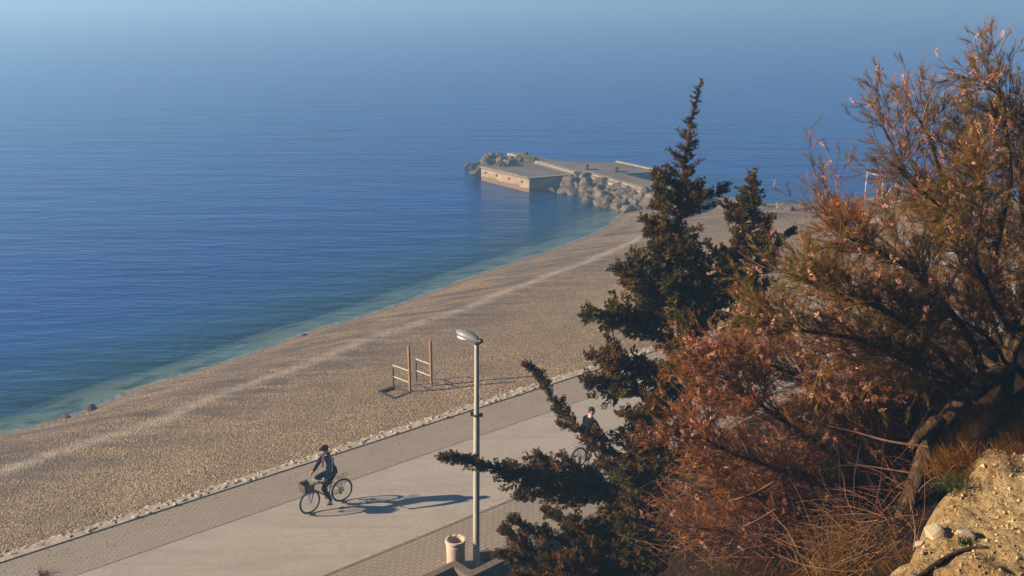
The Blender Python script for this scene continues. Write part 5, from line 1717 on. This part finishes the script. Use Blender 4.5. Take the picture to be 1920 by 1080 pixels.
# ---- grasses
def blades(N, center, spread, h, rng, lean=0.35):
    p = np.asarray(center) + np.c_[rng.normal(0, spread, N), rng.normal(0, spread, N), np.zeros(N)]
    a = rng.uniform(0, 6.28, N); l = np.abs(rng.normal(0, lean, N))
    D = np.stack([np.cos(a) * l, np.sin(a) * l, np.ones(N)], 1)
    P = grow(p, D, rng.uniform(h * 0.45, h, N), 5, 0.10, (0, 0, -0.08), rng)
    return P
def grass_obj(name, clumps, seed, cols, rad=0.0022, lean=0.35):
    rng = np.random.default_rng(seed)
    Ps = [blades(n_, c, sp, h, rng, lean) for c, n_, sp, h in clumps]
    P = np.concatenate(Ps); N = len(P)
    V, F_ = batch_tubes(P, np.linspace(1, 0.25, 5)[None] * rng.uniform(0.6, 1.3, (N, 1)) * rad, 3)
    t = rng.uniform(0, 1, (N, 1))
    cc_ = (np.array(cols[0])[None] * (1 - t) + np.array(cols[1])[None] * t) * rng.uniform(0.6, 1.3, (N, 1))
    return obj(name, make_mesh(name, V, [F_], False, tint=np.repeat(cc_, 15, 0)), MAT_FEATHER)
h0 = hill_hit(1565, 1090)
o = grass_obj('grass_tuft', [(h0, 120, 0.13, 0.95), (h0 + [0.1, 0, 0], 90, 0.3, 0.6)], 71, ((0.30, 0.16, 0.035), (0.52, 0.33, 0.09)), 0.0042)
tag(o, 'tall straw yellow grass tuft at the bottom edge left of the bluff', 'grass tuft')
qb = bluff_hit(1806, 912)
o = grass_obj('grass_tuft', [(qb + [-0.03, 0.02, -0.03], 260, 0.06, 0.16)], 72, ((0.05, 0.075, 0.014), (0.13, 0.13, 0.03)), 0.0018, 0.7)
tag(o, 'small green grass tuft on the upper edge of the sandy bluff', 'grass tuft')
qp = bluff_hit(1812, 1018)
o = grass_obj('weed', [(qp, 90, 0.022, 0.06)], 73, ((0.03, 0.07, 0.012), (0.06, 0.11, 0.02)), 0.004, 1.1)
tag(o, 'tiny bright green weed under the flat stone on the bluff', 'plant')
ql = on_z(80, 1076, 0.0)
o = grass_obj('dry_sprig', [(ql, 26, 0.05, 0.26)], 77, ((0.16, 0.02, 0.012), (0.30, 0.06, 0.02)), 0.010, 1.0)
tag(o, 'small dark red dry sprig on the paving in the bottom left corner', 'sprig')
# dry brown grass covering the slope behind the bluff
rng = np.random.default_rng(74)
cl = []
for _ in range(620):
    px, py = rng.uniform(1770, 1990), rng.uniform(760, 905)
    h0 = hill_hit(px, py, 5.5)
    if h0 is None: continue
    cl.append((h0 - [0, 0, 0.04], 40, 0.10, rng.uniform(0.14, 0.30)))
for _ in range(500):
    px, py = rng.uniform(1250, 1740), rng.uniform(860, 1120)
    h0 = hill_hit(px, py, 5.5)
    if h0 is None: continue
    cl.append((h0 - [0, 0, 0.04], 9, 0.12, rng.uniform(0.12, 0.38)))
for _ in range(60):
    px, py = rng.uniform(1800, 1930), rng.uniform(860, 890)
    q = bluff_hit(px, py + 22)
    if q[1] < 4.5: continue
    cl.append((q + [0, 0.3, -0.1], 22, 0.07, rng.uniform(0.10, 0.22)))
o = grass_obj('dry_grass', cl, 75, ((0.16, 0.065, 0.014), (0.34, 0.17, 0.045)), 0.0032, 0.6)
o['kind'] = 'stuff'
# grit and small clods strewn over the bluff
rng = np.random.default_rng(76)
C = np.c_[rng.uniform(1.2, 6.5, 26000), rng.uniform(3.5, 7.0, 26000)]
bz_, sb_ = bluff(C)
k = sb_ > 0.0
C, bz_ = C[k], bz_[k]; n = len(C)
S = (0.003 + 0.014 * rng.uniform(size=(n, 1)) ** 9) * rng.uniform(0.7, 1.3, (n, 3))
V = OCT[None] * S[:, None] * (1 + rng.normal(0, 0.2, (n, 6, 1)))
V[:, :, 0] += C[:, :1]; V[:, :, 1] += C[:, 1:]; V[:, :, 2] += bz_[:, None] + 0.003
F_ = (OCF[None] + 6 * np.arange(n)[:, None, None]).reshape(-1, 3)
cc_ = np.array([0.42, 0.29, 0.14])[None] * rng.uniform(0.35, 1.1, (n, 1))
o = obj('gravel', make_mesh('gravel', V.reshape(-1, 3), [F_], False, tint=np.repeat(np.clip(cc_, 0, 0.8), 6, 0)), MAT_PEB)
o['kind'] = 'stuff'
# ------------------------------------------------------------------ sea haze
HZ = 1900.0
hm = bpy.data.materials.new('haze')
hm.use_nodes = True
ht = hm.node_tree
ht.nodes.clear()
ho = ht.nodes.new('ShaderNodeOutputMaterial')
hv = ht.nodes.new('ShaderNodeVolumePrincipled')
hv.inputs['Color'].default_value = HAZE_COL
hv.inputs['Density'].default_value = HAZE_DENS
hv.inputs['Anisotropy'].default_value = HAZE_G
ht.links.new(hv.outputs[0], ho.inputs['Volume'])
hb_ = MB().box((0, 0, (CAM_H + 1.5 - 11) / 2), (2 * HZ, 2 * HZ, CAM_H + 1.5 + 11))
haze = obj('haze', hb_, hm)
haze['kind'] = 'stuff'
